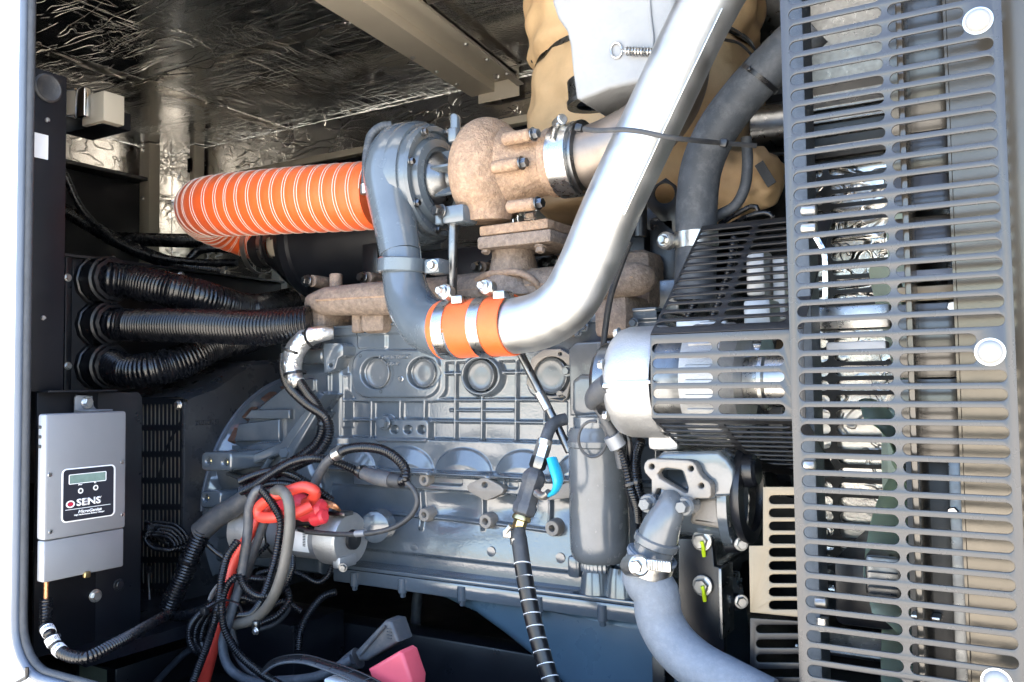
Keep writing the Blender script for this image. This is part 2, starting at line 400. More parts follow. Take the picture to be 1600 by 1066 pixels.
# ================================================================== SETTING
g = G(); g.add([(-60, -80, 0), (60, -80, 0), (60, 60, 0), (-60, 60, 0)], [(0, 1, 2, 3)]); struct(g, 'ground', 'ground')
ZC = P(269, 242, 2.4).z; XL = P(269, 242, 2.4).x; YB = 2.4; YF = .775
ZFL = .93
def sheet(a, b, c, d, n=1): 
    g = G(); g.add([a, b, c, d], [(0, 1, 2, 3)]); return g
struct(G().boxc((XL - .1, YF - .02, ZC), (2.6, YB + .1, ZC + .05)), 'ceiling', 'foil_ceiling')
struct(G().boxc((XL - .1, YB, .3), (2.6, YB + .05, ZC - .002)), 'wall_back', 'foil_wall')
struct(G().boxc((XL - .05, YF + .02, .3), (XL, YB - .002, ZC - .002)), 'wall_left', 'foil_wall')
struct(G().boxc((2.5, YF + .02, .3), (2.55, YB - .002, ZC - .002)), 'wall_right', 'foil_wall')
struct(G().boxc((XL + .002, YF + .02, ZFL - .05), (2.5, YB - .002, ZFL)), 'floor', 'black_panel')

ceil_ = bpy.data.objects['ceiling']
for x_ in (-2.45, -.75): struct(G().boxc((x_ - .03, YF + .05, ZC - .0012), (x_ + .03, YB - .01, ZC - .0002)), 'tape_strip', 'foil_wall', ceil_)
struct(G().boxc((XL + .01, 1.75, ZC - .0024), (2.4, 1.80, ZC - .0014)), 'tape_strip', 'foil_wall', ceil_)
# front wall of the enclosure: white painted skin with one big rounded door opening, grey rubber seal round it
xo = P(32, 500, YF).x; zb = PXY(P(110, 1050, YF).x, YF, 1066).z + .0
zb = P(150, 1066, YF).z - .020
t = thing('enclosure_wall', 'white painted enclosure skin at the left edge around the rounded door opening', 'wall')
op = rrect(xo, zb, 2.2, ZC - .05, .075, 10)  # unseen top and right edges set wide to let in more light
M = Matrix(((1, 0, 0, 0), (0, 0, -1, YF), (0, 1, 0, 0), (0, 0, 0, 1)))
G().plate([(XL - .1, .3), (2.6, .3), (2.6, ZC + .05), (XL - .1, ZC + .05)], [op], M, .006, .001).build('outer_skin', 'white_paint', t)
def loop_tube(offset, r, Y, m, name, seg=10):
    ln = rrect(xo + offset, zb + offset, 2.2 - offset, ZC - .05 - offset, .075 - offset * .5, 10)
    pl = [V(a, Y, b) for a, b in ln]; pl.append(pl[0]); G().tube(pl, r, seg, step=.02, smooth=False).build(name, m, t)
loop_tube(.0045, .0065, YF - .004, 'seal_trim', 'edge_trim')
loop_tube(.0125, .0062, YF + .004, 'seal', 'door_seal')
# small latch strike at the lower left
g = G(); a = P(41, 1052, YF - .008)
g.tube([P(42, 1043, YF - .012), P(42, 1058, YF - .012), P(20, 1070, YF - .012)], .003, 8, .004, smooth=False)
g.build('strike_wire', 'black_plastic', t)

# ceiling beam (beige channel) + bolts
t = thing('ceiling_channel', 'beige steel channel beam bolted across the foil ceiling', 'beam')
zz = ZC - .004
q = [PZ(490, 0, zz - .035), PZ(640, -10, zz - .035), PZ(818, 132, zz - .035), PZ(737, 152, zz - .035)]
d0 = (q[0] - q[3]).normalized(); d1 = (q[1] - q[2]).normalized()
q0 = q[3] + d0 * 1.3; q1 = q[2] + d1 * 1.3
def prism(poly, n):
    g = G(); k = len(poly); g.add(list(poly) + [p + n for p in poly], [tuple(range(k)), tuple(range(2 * k - 1, k - 1, -1))] + [(i, (i + 1) % k, k + (i + 1) % k, k + i) for i in range(k)]); return g
wv = (q[2] - q[3]); 
fl = wv * .30
# two bottom flanges and a raised web between them
prism([q[3], q[3] + wv * .42, q0 + (q1 - q0) * .42, q0], V(0, 0, .004)).build('flange', 'beige_paint', t)
prism([q[3] + wv * .88, q[2], q1, q0 + (q1 - q0) * .88], V(0, 0, .004)).build('flange', 'beige_paint', t)
prism([q[3] + wv * .42 + V(0, 0, -.0), q[3] + wv * .45, q0 + (q1 - q0) * .45, q0 + (q1 - q0) * .42], V(0, 0, .034)).build('web', 'beige_paint', t)
prism([q[3] + wv * .45 + V(0, 0, .03), q[3] + wv * .88 + V(0, 0, .03), q0 + (q1 - q0) * .88 + V(0, 0, .03), q0 + (q1 - q0) * .45 + V(0, 0, .03)], V(0, 0, .004)).build('back_web', 'beige_paint', t)
for (a, b) in ((645, 90), (682, 112), (714, 132), (728, 69), (761, 93), (792, 115)):
    p = PZ(a, b, zz - .036); G().hexb(p, (0, 0, -1), .006, .004).build('bolt', 'zinc', t)
for (a, b) in ((754, 127), (776, 120)):
    p = PZ(a, b, zz - .01); G().hexb(p, (-.2, -1, -.2), .009, .008).build('bolt', 'zinc', t)
a_ = P(748, 120, q[3].y); b_ = P(812, 150, q[3].y); G().boxc((a_.x, q[3].y - .004, b_.z), (b_.x, q[3].y, a_.z), .001).build('end_plate', 'beige_paint', t)

# rail along the back wall and the dark panel beneath it
ra = P(459, 259, YB - .03); 
t = thing('wall_rail', 'beige horizontal rail on the back wall above the dark opening', 'rail')
G().boxc((P(330, 280, 2.36).x, YB - .06, ra.z - .012), (1.4, YB - .002, ra.z + .012), .002).build('rail', 'beige_paint', t)
xr = P(1010, 300, YB).x
G().boxc((P(338, 280, 2.36).x, YB - .03, ra.z - .075), (xr, YB - .003, ra.z - .013)).build('lower_channel', 'black_panel', t)
# vertical post with its bolts
pa = P(218, 300, 2.22); pb = P(233, 300, 2.22)
t = thing('wall_post', 'narrow beige upright post left of the orange duct', 'post')
G().boxc((pa.x, 2.22, ZFL), (pb.x, 2.27, ZC - .003), .002).build('post', 'beige_paint', t)
for y in (228, 235, 310): G().hexb(P(224, y, 2.218), (0, -1, 0), .008, .006).build('bolt', 'zinc', t)
for x0, x1 in ((234, 244), (293, 301)):
    G().boxP(x0, 248, x1, 268, 2.34, 2.39).build('bracket_hole', 'black_panel', t)
pc = P(304, 250, 2.34); G().boxc((pc.x - .03, 2.34, ZFL), (pc.x, 2.39, ZC - .003), .002).build('post_edge', 'beige_paint', t)

# dark panel and beam at the left under the foil
t = thing('left_bulkhead', 'black sheet bulkhead under the foil at the left', 'panel')
e0 = PX(103, 258, XL + .06); e1 = PX(220, 285, XL + .06)
G().boxc((XL + .003, YF + .1, ZFL), (XL + .06, YB - .2, e1.z)).build('panel', 'black_panel', t)
G().boxc((XL + .061, YF + .1, e1.z - .01), (XL + .14, YB - .22, e1.z + .004), .002).build('lip', 'black_paint', t)

# jamb post
XJ = -1.40
t = thing('jamb_post', 'black steel jamb post with a white sticker inside the door opening', 'post')
j0 = PX(46, 300, XJ).y; j1 = PX(103, 300, XJ).y; jt = PX(90, 116, XJ).z; jb = PX(90, 612, XJ).z
G().boxc((XJ - .1, j0, jb), (XJ, j1, jt), .002).build('post', 'black_panel', t)
p = PX(74, 138, XJ); g = G(); g.lathe([(-.002, .024), (.003, .024), (.005, .021), (.003, .017), (.003, 0)], p, (1, 0, 0), 28); g.build('grommet', 'black_rubber', t)
a = PX(51, 206, XJ + .0015); b = PX(75, 250, XJ + .0015); G().boxc((XJ + .0005, a.y - .003, b.z), (XJ + .0018, b.y, a.z)).build('sticker', 'label_white', t)
for (x, y) in ((73, 188), (67, 497)):
    G().cyl(PX(x, y, XJ - .001), PX(x, y, XJ) + V(.004, 0, 0), .004, 12, .001).build('rivet', 'steel', t)
# latch at upper left
t = thing('door_latch', 'chrome latch on a pale bracket near the top left corner', 'latch')
G().boxP(128, 151, 162, 188, 1.12, 1.17, .003).build('bracket', 'beige_paint', t)
G().boxP(116, 138, 131, 181, 1.105, 1.125, .006).build('latch_plate', 'chrome', t)
G().boxP(103, 141, 117, 178, 1.11, 1.16, .004).build('keeper', 'beige_paint', t)
G().cyl(P(104, 141, 1.11), P(118, 140, 1.11), .003, 10).build('pin', 'chrome', t)
G().cyl(P(104, 181, 1.11), P(118, 182, 1.11), .003, 10).build('pin', 'chrome', t)
G().boxP(100, 182, 160, 193, 1.13, 1.2, .003).build('base', 'black_paint', t)

# ================================================================== CONTROL PANEL BOX WITH CONDUITS (left)
XP = -1.75
t = thing('junction_box', 'black steel junction box with three conduit fittings at the left', 'panel')
y0 = PX(113, 450, XP).y; y1 = PX(440, 450, XP).y; zt = PX(107, 402, XP).z; zbm = PX(150, 612, XP).z
G().boxc((XP - .25, y0, zbm - .2), (XP, y1, zt), .002).build('box', 'black_panel', t)
G().boxc((XP - .03, PX(101, 450, XP).y, zbm - .2), (XP + .004, PX(111, 450, XP).y, zt), .001).build('edge_flange', 'black_paint', t)
G().boxc((XP - .002, y0 - .03, zt), (XP + .012, y1, zt + .006), .001).build('lid_lip', 'black_paint', t)
for (x, y) in ((106, 434), (106, 572), (177, 406), (283, 429), (355, 427)):
    p = PX(x, y, XP + .005); G().hexb(p, (1, 0, 0), .0065, .005).build('bolt', 'zinc', t)
# conduits
cond = [((150, 440), [(205, 441, None), (300, 461, None), (385, 484, None), (420, 481, None), (452, 474, None)], 'upper', 28),
        ((150, 508), [(205, 508, None), (300, 509, None), (400, 512, None), (450, 509, None), (486, 505, None)], 'middle', 26),
        ((150, 573), [(200, 580, None), (240, 577, None), (290, 562, None), (330, 540, None), (390, 528, None)], 'lower', 27)]
for (c, ln, nm, rp) in cond:
    t = thing('flexible_conduit', 'large black corrugated conduit, %s of the three leaving the junction box' % nm, 'conduit', 'corrugated conduits from the junction box')
    c0 = PX(c[0], c[1], XP)
    ys = {'upper': (.03, .10, .26, .34, .42), 'middle': (.02, .04, .06, .08, .10), 'lower': (.0, .02, .08, .16, .3)}[nm]
    # walk away from the box in +x, slowly drifting back
    path = [c0 + V(.0, 0, 0), c0 + V(.05, 0, 0)]
    for (px, py, _), dy in zip(ln, ys):
        path.append(P(px, py, c0.y + dy))
    r = 28 * mpp(P(250, c[1], c0.y + .05)) * (rp / 28)
    G().tube(path, r, 22, corr=(.0074, .0024)).build('hose', 'black_loom', t)
    g = G(); g.lathe([(0, r * 1.40), (.012, r * 1.40), (.014, r * 1.32), (.02, r * 1.32)], c0, (1, 0, 0), 12)
    g.lathe([(.02, r * 1.32), (.045, r * 1.30), (.05, r * 1.22), (.062, r * 1.2), (.064, r * 1.0)], c0, (1, 0, 0), 10); g.build('fitting', 'black_plastic', t)
    G().lathe([(.047, r * 1.25), (.049, r * 1.34), (.052, r * 1.34), (.054, r * 1.2)], c0, (1, 0, 0), 32).build('lock_ring', 'black_plastic', t)
# tie round the upper two conduits
tt = thing('conduit_tie', 'black cable tie round the middle conduit where the upper one crosses', 'cable tie')
ziptie(P(416, 511.5, PX(150, 508, XP).y + .083), (1, .05, 0), .0375, parent=tt, w=.008, name='strap')

# looms behind, top left
def loom(name, label, cat, tr, rpx, corr=(.004, .0014), m='black_loom', group=None, seg=12, Y=None, ties=()):
    pl = pts(*tr); r = rad(rpx, pl); g = G()
    g.tube(pl, r, seg, corr=corr, step=.008)
    if not ties: return solo(g, name, m, label, cat, group)
    t = thing(name, label, cat, group); g.build('hose', m, t)
    o, s, par = resample(pl, .004); T, A, B = tframes(o)
    for q in ties:
        i = int(q * (len(o) - 1)); ziptie(o[i], T[i], r, parent=t)
    return t
loom('wire_loom', 'thin black loom dropping behind the jamb to the air filter', 'wire loom', [(100, 270, 1.45), (130, 330, 1.45), (180, 375, 1.5), (240, 400, 1.55), (310, 410, 1.6), (370, 411, 1.65)], 6, (.005, .0016), group='looms over the junction box', ties=(.35, .62))
loom('wire_loom', 'thick black loom sagging along the top of the junction box', 'wire loom', [(95, 325, 1.5), (150, 358, 1.55), (200, 385, 1.6), (270, 412, 1.65), (350, 425, 1.7)], 11, (.007, .0022), group='looms over the junction box')
loom('wire_loom', 'horizontal black loom passing behind the orange duct bend', 'wire loom', [(170, 372, 1.85), (240, 375, 1.85), (320, 376, 1.85), (400, 370, 1.9)], 11, (.007, .0022), group='looms over the junction box')
loom('wire_loom', 'short black loom looping under the orange duct bend', 'wire loom', [(296, 405, 1.7), (310, 392, 1.7), (335, 388, 1.7), (380, 392, 1.72)], 7, (.005, .0016), group='looms over the junction box')
# small floor frame and distant grey post between conduits and engine
solo(G().boxP(424, 380, 436, 620, 2.1, 2.14, .003), 'upright_bar', 'beige_paint', 'slim pale upright bar seen behind the conduit ends', 'bar')

# ================================================================== BATTERY CHARGER
XCH = -1.31
t = thing('battery_charger', 'grey aluminium battery charger box with a black display label', 'charger')
cy0 = PX(70, 780, XCH).y; cy1 = PX(197, 760, XCH).y; czt = PX(130, 645, XCH).z; czb = PX(73, 911, XCH).z; czs = PX(73, 845, XCH).z
CD = XCH - P(57, 780, cy0).x
G().boxc((XCH - CD, cy0, czs), (XCH, cy1, czt), .004).build('cover', 'alu_sheet', t)
G().boxc((XCH - CD, cy0 + .0015, czb), (XCH - .003, cy1 - .001, czs - .0008), .003).build('lower_cover', 'alu_sheet', t)
for i in range(3):
    z = PX(62, 667 + i * 15, XCH - .03).z
    G().boxc((XCH - CD + .001, cy0 - .0006, z - .0035), (XCH - CD * .45, cy0 + .004, z + .0035), .003).build('vent_slot', 'black_panel', t)
for (x, y) in ((78, 742), (191, 722), (79, 831), (192, 804)):
    p = PX(x, y, XCH); G().lathe([(0, .0035), (.0012, .003), (.0016, 0)], p, (1, 0, 0), 14).build('screw', 'steel', t)
# top bracket
zb_ = czt; bp = PX(134, 630, XCH - .07)
g = G(); ya = PX(119, 640, XCH - .07).y; yb_ = PX(147, 640, XCH - .07).y
M = zaxis((XCH - .075, 0, 0), (0, 1, 0), (0, 0, 1))
g.plate([(ya, czt - .002), (yb_ + .012, czt - .002), (yb_ + .002, czt + .008), (yb_ - .001, czt + .026), (ya + .003, czt + .028), (ya, czt + .024)], [], M, .004, .001)
g.boxc((XCH - .077, ya, czt), (XCH - .035, yb_ + .012, czt + .003), .001); br = g.build('mounting_ear', 'alu_sheet', t)
G().hexb(PX(136, 629, XCH - .072), (1, 0, 0), .008, .006).build('bolt', 'zinc', t)
# label
M = zaxis((XCH + .0006, 0, 0), (0, 1, 0), (0, 0, 1))
def uv(px, py): p = PX(px, py, XCH); return (p.y, p.z)
lu0, lz0 = uv(95.2, 818); lu1, _ = uv(179.5, 798); _, lz1 = uv(95, 733.5)
G().plate(rrect(lu0, lz0, lu1, lz1, .008, 5), [], M, .001, .0002).build('label_border', 'print_white', t)
lab = G().plate(rrect(lu0 + .0022, lz0 + .0018, lu1 - .0038, lz1 - .0018, .006, 5), [], zaxis((XCH + .0013, 0, 0), (0, 1, 0), (0, 0, 1)), .0006).build('label', 'label_black', t)
M2 = zaxis((XCH + .0018, 0, 0), (0, 1, 0), (0, 0, 1)); M3 = zaxis((XCH + .0023, 0, 0), (0, 1, 0), (0, 0, 1))
du0, dz0 = uv(106.5, 757.5); du1, _ = uv(165, 747); _, dz1 = uv(106.5, 742)
G().plate(rrect(du0, dz0, du1, dz1, .002), [rrect(du0 + .0012, dz0 + .001, du1 - .0012, dz1 - .001, .001)], M2, .0006).build('display_frame', 'print_white', lab)
G().plate(rrect(du0 + .0012, dz0 + .001, du1 - .0012, dz1 - .001, .001), [], M2, .0004).build('display', 'lcd', lab)
for (x, y) in ((125, 767), (148.5, 762)):
    u, v = uv(x, y); G().plate(circ(u, v, .0044, n=24), [circ(u, v, .0026, n=20)], M2, .0006).build('indicator_ring', 'print_white', lab)
    G().plate(circ(u, v, .0026, n=16), [], M2, .0004).build('indicator', 'steel_dark', lab)
def lt(body, px, py, size, name, m='print_white', align='LEFT', shear=0., bold=0., sx=1.):
    u, v = uv(px, py); MM = zaxis((XCH + .0021, u, v), (0, 1, 0), (0, 0, 1)) @ Matrix.Diagonal((sx, 1, 1, 1))
    G().text(body, MM, size, align, .0001, shear, bold).build(name, m, lab, sm=0)
lt('SENS', 118.5, 790.5, .0150, 'lettering', bold=.0005, sx=1.28)
lt('MicroGenius', 120.5, 802, .0070, 'lettering', shear=.3, bold=.0002, sx=1.12)
lt('High Performance Battery Charger', 114.5, 806.3, .0033, 'lettering', shear=.25, bold=.0001, sx=1.12)
lt('~', 121.3, 760.5, .011, 'lettering', bold=.0003); lt('=', 145.9, 756.0, .007, 'lettering', bold=.0003); lt("'", 156.5, 779, .006, 'lettering')
u, v = uv(109, 788); G().plate(circ(u, v, .0074, .0058, 26), [circ(u, v, .0052, .0038, 22)], M2, .0006).build('logo_ring', 'print_white', lab)
G().plate(circ(u, v, .0044, .0030, 22), [], M2, .0004).build('logo_centre', 'logo_red', lab)
u0, v0 = uv(101, 797.5); u1, v1 = uv(171.5, 782); G().boxc((XCH + .0016, u0, v0 - .0004), (XCH + .002, u1, v0 + .0004)).build('rule_line', 'print_white', lab)
# wiring tail under the charger
g = G(); p = PX(72, 921, XCH - .04); g.cyl(p + V(0, 0, .02), p + V(0, 0, -.03), .004, 10); g.build('cable_stub', 'copper', t)
p = PX(136, 897, XCH - .002); G().boxc((p.x - .006, p.y - .005, p.z - .006), (p.x + .002, p.y + .006, p.z + .004), .002).build('latch_tab', 'brass', t)

# mounting plate and shelf
t = thing('mounting_plate', 'black steel plate carrying the battery charger', 'plate')
XM = XCH - .088
my0 = PX(57, 700, XM).y; my1 = PX(160, 700, XM).y; my2 = PX(221, 700, XM).y; mz = PX(160, 612, XM).z; SZ = 1.065
G().boxc((XM - .006, my0, SZ), (XM, my1, mz), .001).build('plate', 'black_panel', t)
M = zaxis((XM - .001, 0, 0), (0, 1, 0), (0, 0, 1))
G().plate([(my1 - .01, SZ), (my2, SZ), (my2, mz - .012), (my2 - .008, mz - .002), (my1 - .01, mz - .002)], [], M, .004, .0008).build('side_plate', 'black_paint', t)
G().boxc((XM - .006, my0, mz), (XM + .03, my1 + .008, mz + .003), .001).build('lip', 'black_paint', t)
G().hexb(PX(149, 931, XM + .002), (1, -.1, 0), .0085, .006).build('bolt', 'zinc', t)
G().hexb(PX(186, 914, XM + .002), (1, -.1, 0), .008, .004).build('blank_bolt', 'black_paint', t)
t = thing('shelf', 'black shelf with a round rubber mount under the charger', 'shelf')
c = PZ(135, 985, SZ)
g = G(); poly = [PZ(56, 996, SZ), PZ(135, 1022, SZ), PZ(300, 975, SZ), PZ(330, 940, SZ), V(-1.85, 1.5, SZ), V(-1.85, PX(50, 900, -1.85).y, SZ)]
prism(poly, V(0, 0, -.022)).build('top', 'black_paint', t)
g = G(); p = PZ(130, 981, SZ); g.lathe([(0, .062), (.012, .060), (.024, .052), (.030, .035), (.031, 0)], p, (0, 0, 1), 36); g.build('rubber_mount', 'black_rubber', t)
p = PZ(176, 981, SZ + .006); G().hexb(p, (0, 0, 1), .011, .009).build('bolt', 'zinc', t)
p = PZ(171, 984, SZ + .004); G().box(p, (.012, .007, .002)).build('paint_mark', 'mark_yellow', t)
# base box with a sage label, at the bottom left
t = thing('base_box', 'black box with a blank sage green label at the bottom left', 'box')
G().boxP(118, 1030, 180, 1110, 1.0, 1.25, .003).build('box', 'black_paint', t)
g = G(); q = [P(124, 1035, .998), P(167, 1047, .998), P(167, 1085, .998), P(124, 1078, .998)]
g.add(q, [(0, 1, 2, 3)]); g.build('label', 'green_label', t)
solo(G().boxP(180, 1022, 218, 1052, 1.2, 1.3, .003), 'wood_block', 'wood_brown', 'brown block glimpsed behind the sage green label', 'block')

# ================================================================== GENERATOR END (black casting with grille)
XG = -1.5
c0 = PX(290, 700, XG); YG = c0.y
t = thing('generator', 'black generator end housing with slotted side grille left of the engine', 'generator')
face = [(290, 960), (290, 640), (294, 625), (303, 621), (336, 609), (370, 586), (395, 571), (440, 566), (520, 566)]
prof = [(PX(a, b, XG).y, PX(a, b, XG).z) for a, b in face]
prof.append((2.1, prof[-1][1])); prof.append((2.1, prof[0][1]))
sm = []
n = len(prof)
v = [(XG, a, b) for a, b in prof] + [(XG - .02, a - .006 if i < 3 else a, b + .006) for i, (a, b) in enumerate(prof)] + [(XG - .42, a, b + .004) for a, b in prof]
f = [tuple(range(n))] + [(i, i + 1, n + i + 1, n + i) for i in range(n - 1) if i > 1] + [(n + i, n + i + 1, 2 * n + i + 1, 2 * n + i) for i in range(n - 1) if i > 1]
g = G(); g.add(v, f); g.build('end_bell', 'gen_paint', t, sm=60)
# corner post between grille and face
g = G(); a = P(286, 626, YG); b = P(290, 950, YG); g.boxc((a.x, YG - .004, P(288, 958, YG).z), (XG - .0005, YG + .03, P(288, 628, YG).z), .002); g.build('corner_edge', 'gen_paint', t)
holes = []
for r in range(8):
    yy = 629 + r * 41.3
    for k in range(12):
        x = 217 + k * 6.2; w = 2.0; h0, h1 = yy + 1, yy + 37
        holes.append([(x - w, h0 + 3), (x - w, h1 - 3), (x, h1), (x + w, h1 - 3), (x + w, h0 + 3), (x, h0)])
G().plateY([(208, 620), (287, 623), (287, 962), (208, 962)], holes, YG, .003).build('grille', 'black_paint', t)
G().hexb(P(279, 633, YG - .003), (0, -1, 0), .008, .005).build('bolt', 'zinc', t)
G().boxP(206, 622, 288, 962, YG + .028, YG + .034).build('inner_baffle', 'beige_paint', t)
g = G(); g.tube(pts((286, 655, YG + .03), (262, 700, YG + .03), (246, 760, YG + .03)), .004, 8); g.build('inner_cable', 'black_rubber', t)
p0 = PX(305, 662, XG); p1 = PX(349, 655, XG)
G().text('21010268', zaxis(p0 + V(.0005, 0, -.004), (0, 1, 0), (0, 0, 1)), .0155, 'LEFT', .0012).build('cast_lettering', 'black_paint', t, sm=0)
# coiled cable hanging on the grille
t = thing('coiled_cable', 'coil of thin black corrugated cable tied up in front of the grille', 'cable')
for i in range(5):
    cx, cy, rx, ry = 268 - i * 3, 838 + i * 2.5, 26 - i * 2.2, 20 - i * 2.4
    q = [P(cx + rx * math.cos(a) - (0 if math.cos(a) > 0 else 12), cy + ry * math.sin(a) + .35 * rx * math.cos(a), YG - .02 - .006 * i - .008 * math.sin(a)) for a in np.linspace(.2, 2 * math.pi + .1, 18)]
    G().tube(q, .0042, 9, corr=(.0036, .001)).build('loop', 'black_loom', t)
for i in range(3):
    q = pts((228, 815 + i * 6, YG - .01), (240, 822 + i * 6, YG - .02), (252, 835 + i * 5, YG - .03), (266, 858 - i * 4, YG - .03))
    G().tube(q, .0042, 9, corr=(.0036, .001)).build('strand', 'black_loom', t)
ziptie(P(247, 834, YG - .024), (1, 0, -.4), .016, parent=t)
t2 = thing('drain_tube', 'thin grey wire hanging down the edge of the grille', 'wire')
G().tube(pts((231, 888, YG - .03), (233, 930, YG - .03), (236, 958, YG - .04), (250, 955, YG - .05), (262, 925, YG - .06)), .0028, 8).build('wire', 'steel_dark', t2)
G().boxP(227, 884, 234, 896, YG - .034, YG - .026, .002).build('clip', 'black_plastic', t2)

# ================================================================== RIGHT: RADIATOR SIDE AND ITS GUARD
YGD = .95
zrow = lambda i: P(1240, 22.5, YGD).z + (P(1252, 1046, YGD).z - P(1240, 22.5, YGD).z) * i / 39
x0, x1 = P(1234, 545, YGD).x, P(1587, 545, YGD).x
c00, c01, c10, c11, c1s = [P(a, 545, YGD).x for a in (1247, 1395, 1404.7, 1572, 1526)]
bolts = [P(1528, 33, YGD), P(1547, 550, YGD), P(1557, 1066, YGD)]
hs = []
sh = abs(zrow(1) - zrow(0)) * .66
for i in range(-5, 46):
    z = zrow(i); hs.append(stad(c00, c01, z, sh, 6))
    short = any(abs(z - b.z) < .0135 for b in bolts); hs.append(stad(c10, c1s if short else c11, z, sh, 6))
t = thing('radiator_guard', 'tall grey slotted guard plate bolted over the radiator at the right', 'guard')
zt, zb2 = zrow(-5.6), zrow(45.6)
M = Matrix(((1, 0, 0, 0), (0, 0, -1, YGD + .0015), (0, 1, 0, 0), (0, 0, 0, 1)))
G().plate([(x0, zb2), (x1, zb2), (x1, zt), (x0, zt)], hs, M, .003, .0007, 1).build('plate', 'guard', t)
G().boxc((x0, YGD + .0032, zb2), (x0 + .0025, YGD + .028, zt), .0006).build('folded_edge', 'guard', t)
for b in bolts:
    g = G(); g.lathe([(0, .0115), (.003, .0112), (.007, .0088), (.009, .005), (.0095, 0)], b + V(0, -.0001, 0), (0, -1, 0), 28); g.build('bolt_cap', 'cap_white', t)
    G().lathe([(0, .0135), (.0012, .0135), (.0014, .011)], b + V(0, -.00005, 0), (0, -1, 0), 28).build('washer', 'zinc', t)
t = thing('radiator', 'beige radiator side frame with dark shroud behind the tall slotted guard', 'radiator')
XS = -.105
xf = P(1498, 545, YGD + .035).x
G().boxc((xf, YGD + .035, .6), (.30, YGD + .04, 2.6), .001).build('side_frame', 'gloss_frame', t)
G().boxc((xf - .003, YGD + .034, .6), (xf, YGD + .06, 2.6), .0006).build('frame_edge', 'gloss_frame', t)
G().boxc((XS, YGD + .012, .6), (XS + .006, 2.2, 2.6), .001).build('shroud', 'shroud', t)
for y in (480, 800):
    G().hexb(P(1489, y, YGD + .068), (0, -1, 0), .006, .006, False).build('bolt', 'zinc', t)
G().boxc((xf + .07, YGD + .05, .6), (.28, 2.15, 2.6), .002).build('core', 'tan_steel', t)
# shroud face seen through the slots, with added plates for its reflection bands
YS = YGD + .075; s0 = P(1400, 545, YS).x; s1 = P(1499, 545, YS).x
def shp(y0, y1, nm, m, tilt=0., dy=0., xa_=s0, xb_=s1):
    za, zb_ = P(1450, y0, YS).z, P(1450, y1, YS).z; c = V((xa_ + xb_) / 2, YS + dy, (za + zb_) / 2)
    G().box(c, (xb_ - xa_, .004, za - zb_), Matrix.Rotation(R_(tilt), 3, 'X'), .001).build(nm, m, t)
shp(-200, 205, 'shroud_upper', 'shroud'); shp(206, 268, 'shroud_panel', 'shroud', 0, .006)
shp(272, 330, 'sky_mirror_plate', 'shroud', -10); shp(336, 412, 'sky_mirror_plate', 'shroud', -12)  # plates added and tilted so they mirror the sky as a blue band
shp(422, 441, 'pale_reflection', 'alu_sheet', -14, -.004); shp(447, 470, 'amber_reflection', 'tan_steel', 8, -.002)  # reflected pale and amber bands put in as coloured strips
shp(474, 590, 'shroud_panel', 'shroud'); shp(592, 716, 'shroud_panel', 'shroud', 3)
shp(720, 1300, 'shroud_opening', 'black_paint', 0, .05); shp(716, 1300, 'shroud_jamb', 'steel_dark', 0, .0, P(1484, 800, YS).x, s1)
t = thing('fan', 'pale green plastic cooling fan behind the tall slotted guard', 'fan')
fc = V(XS - .05, 1.50, 1.36)
G().lathe([(-.04, 0), (-.04, .09), (-.03, .1), (.03, .1), (.04, .09), (.04, 0)], fc, (1, 0, 0), 30).build('hub', 'mint', t)
for k in range(11):
    a = k * 2 * math.pi / 11 + .12; g = G(); vv = []; ff = []
    for i in range(9):
        r = .095 + .315 * i / 8; wd = .062 + .035 * math.sin(math.pi * min(1, i / 8 * .9)); tw = R_(58 - 22 * i / 8)
        if i == 8: wd *= .6
        for j in range(5):
            s = (j / 4 - .5) * 2 * wd; cam_ = .012 * (1 - (j / 2 - 1) ** 2)
            tang = s * math.sin(tw); ax = s * math.cos(tw) * .42 + cam_
            vv.append(fc + V(ax, r * math.cos(a) - tang * math.sin(a), r * math.sin(a) + tang * math.cos(a)))
    for i in range(8):
        for j in range(4): ff.append((i * 5 + j, i * 5 + j + 1, i * 5 + 6 + j, i * 5 + 5 + j))
    k_ = len(vv); g.add(vv + [p + V(.004, 0, 0) for p in vv], ff + [tuple(k_ + q for q in reversed(fq)) for fq in ff]); g.build('blade', 'mint', t, sm=50)
# far guard and steel upright beyond the fan
hs = []
XA, XB = -.60, -.13
for i in range(31):
    z = P(1340, 262, 1.95).z - i * .031
    hs.append(stad(P(1302, 500, 1.95).x, P(1412, 500, 1.95).x, z, .022, 5)); hs.append(stad(P(1250, 500, 1.95).x, P(1293, 500, 1.95).x, z, .022, 5))
t = thing('far_guard', 'black slotted guard on the far side of the fan with bright foil behind', 'guard')
M = Matrix(((1, 0, 0, 0), (0, 0, -1, 1.95), (0, 1, 0, 0), (0, 0, 0, 1)))
G().plate([(-.64, 1.0), (-.13, 1.0), (-.13, P(1340, 245, 1.95).z), (-.64, P(1340, 245, 1.95).z)], hs[:2 * 30], M, .003).build('plate', 'guard_black', t)
zh = P(1340, 245, 1.95).z
G().boxc((-.64, 1.975, 1.0), (-.13, 1.98, zh)).build('foil_backing', 'foil_wall', t)
G().boxc((-.64, 1.93, zh + .002), (-.13, 1.96, zh + .16), .002).build('header', 'black_paint', t)
for i in range(5): G().boxc((-.62, 1.918, zh + .02 + i * .028), (-.15, 1.93, zh + .026 + i * .028), .001).build('header_rib', 'steel_dark', t)
G().boxc((-.64, 2.0, zh + .17), (-.13, 2.03, ZC - .02), .002).build('upper_baffle', 'steel_dark', t)
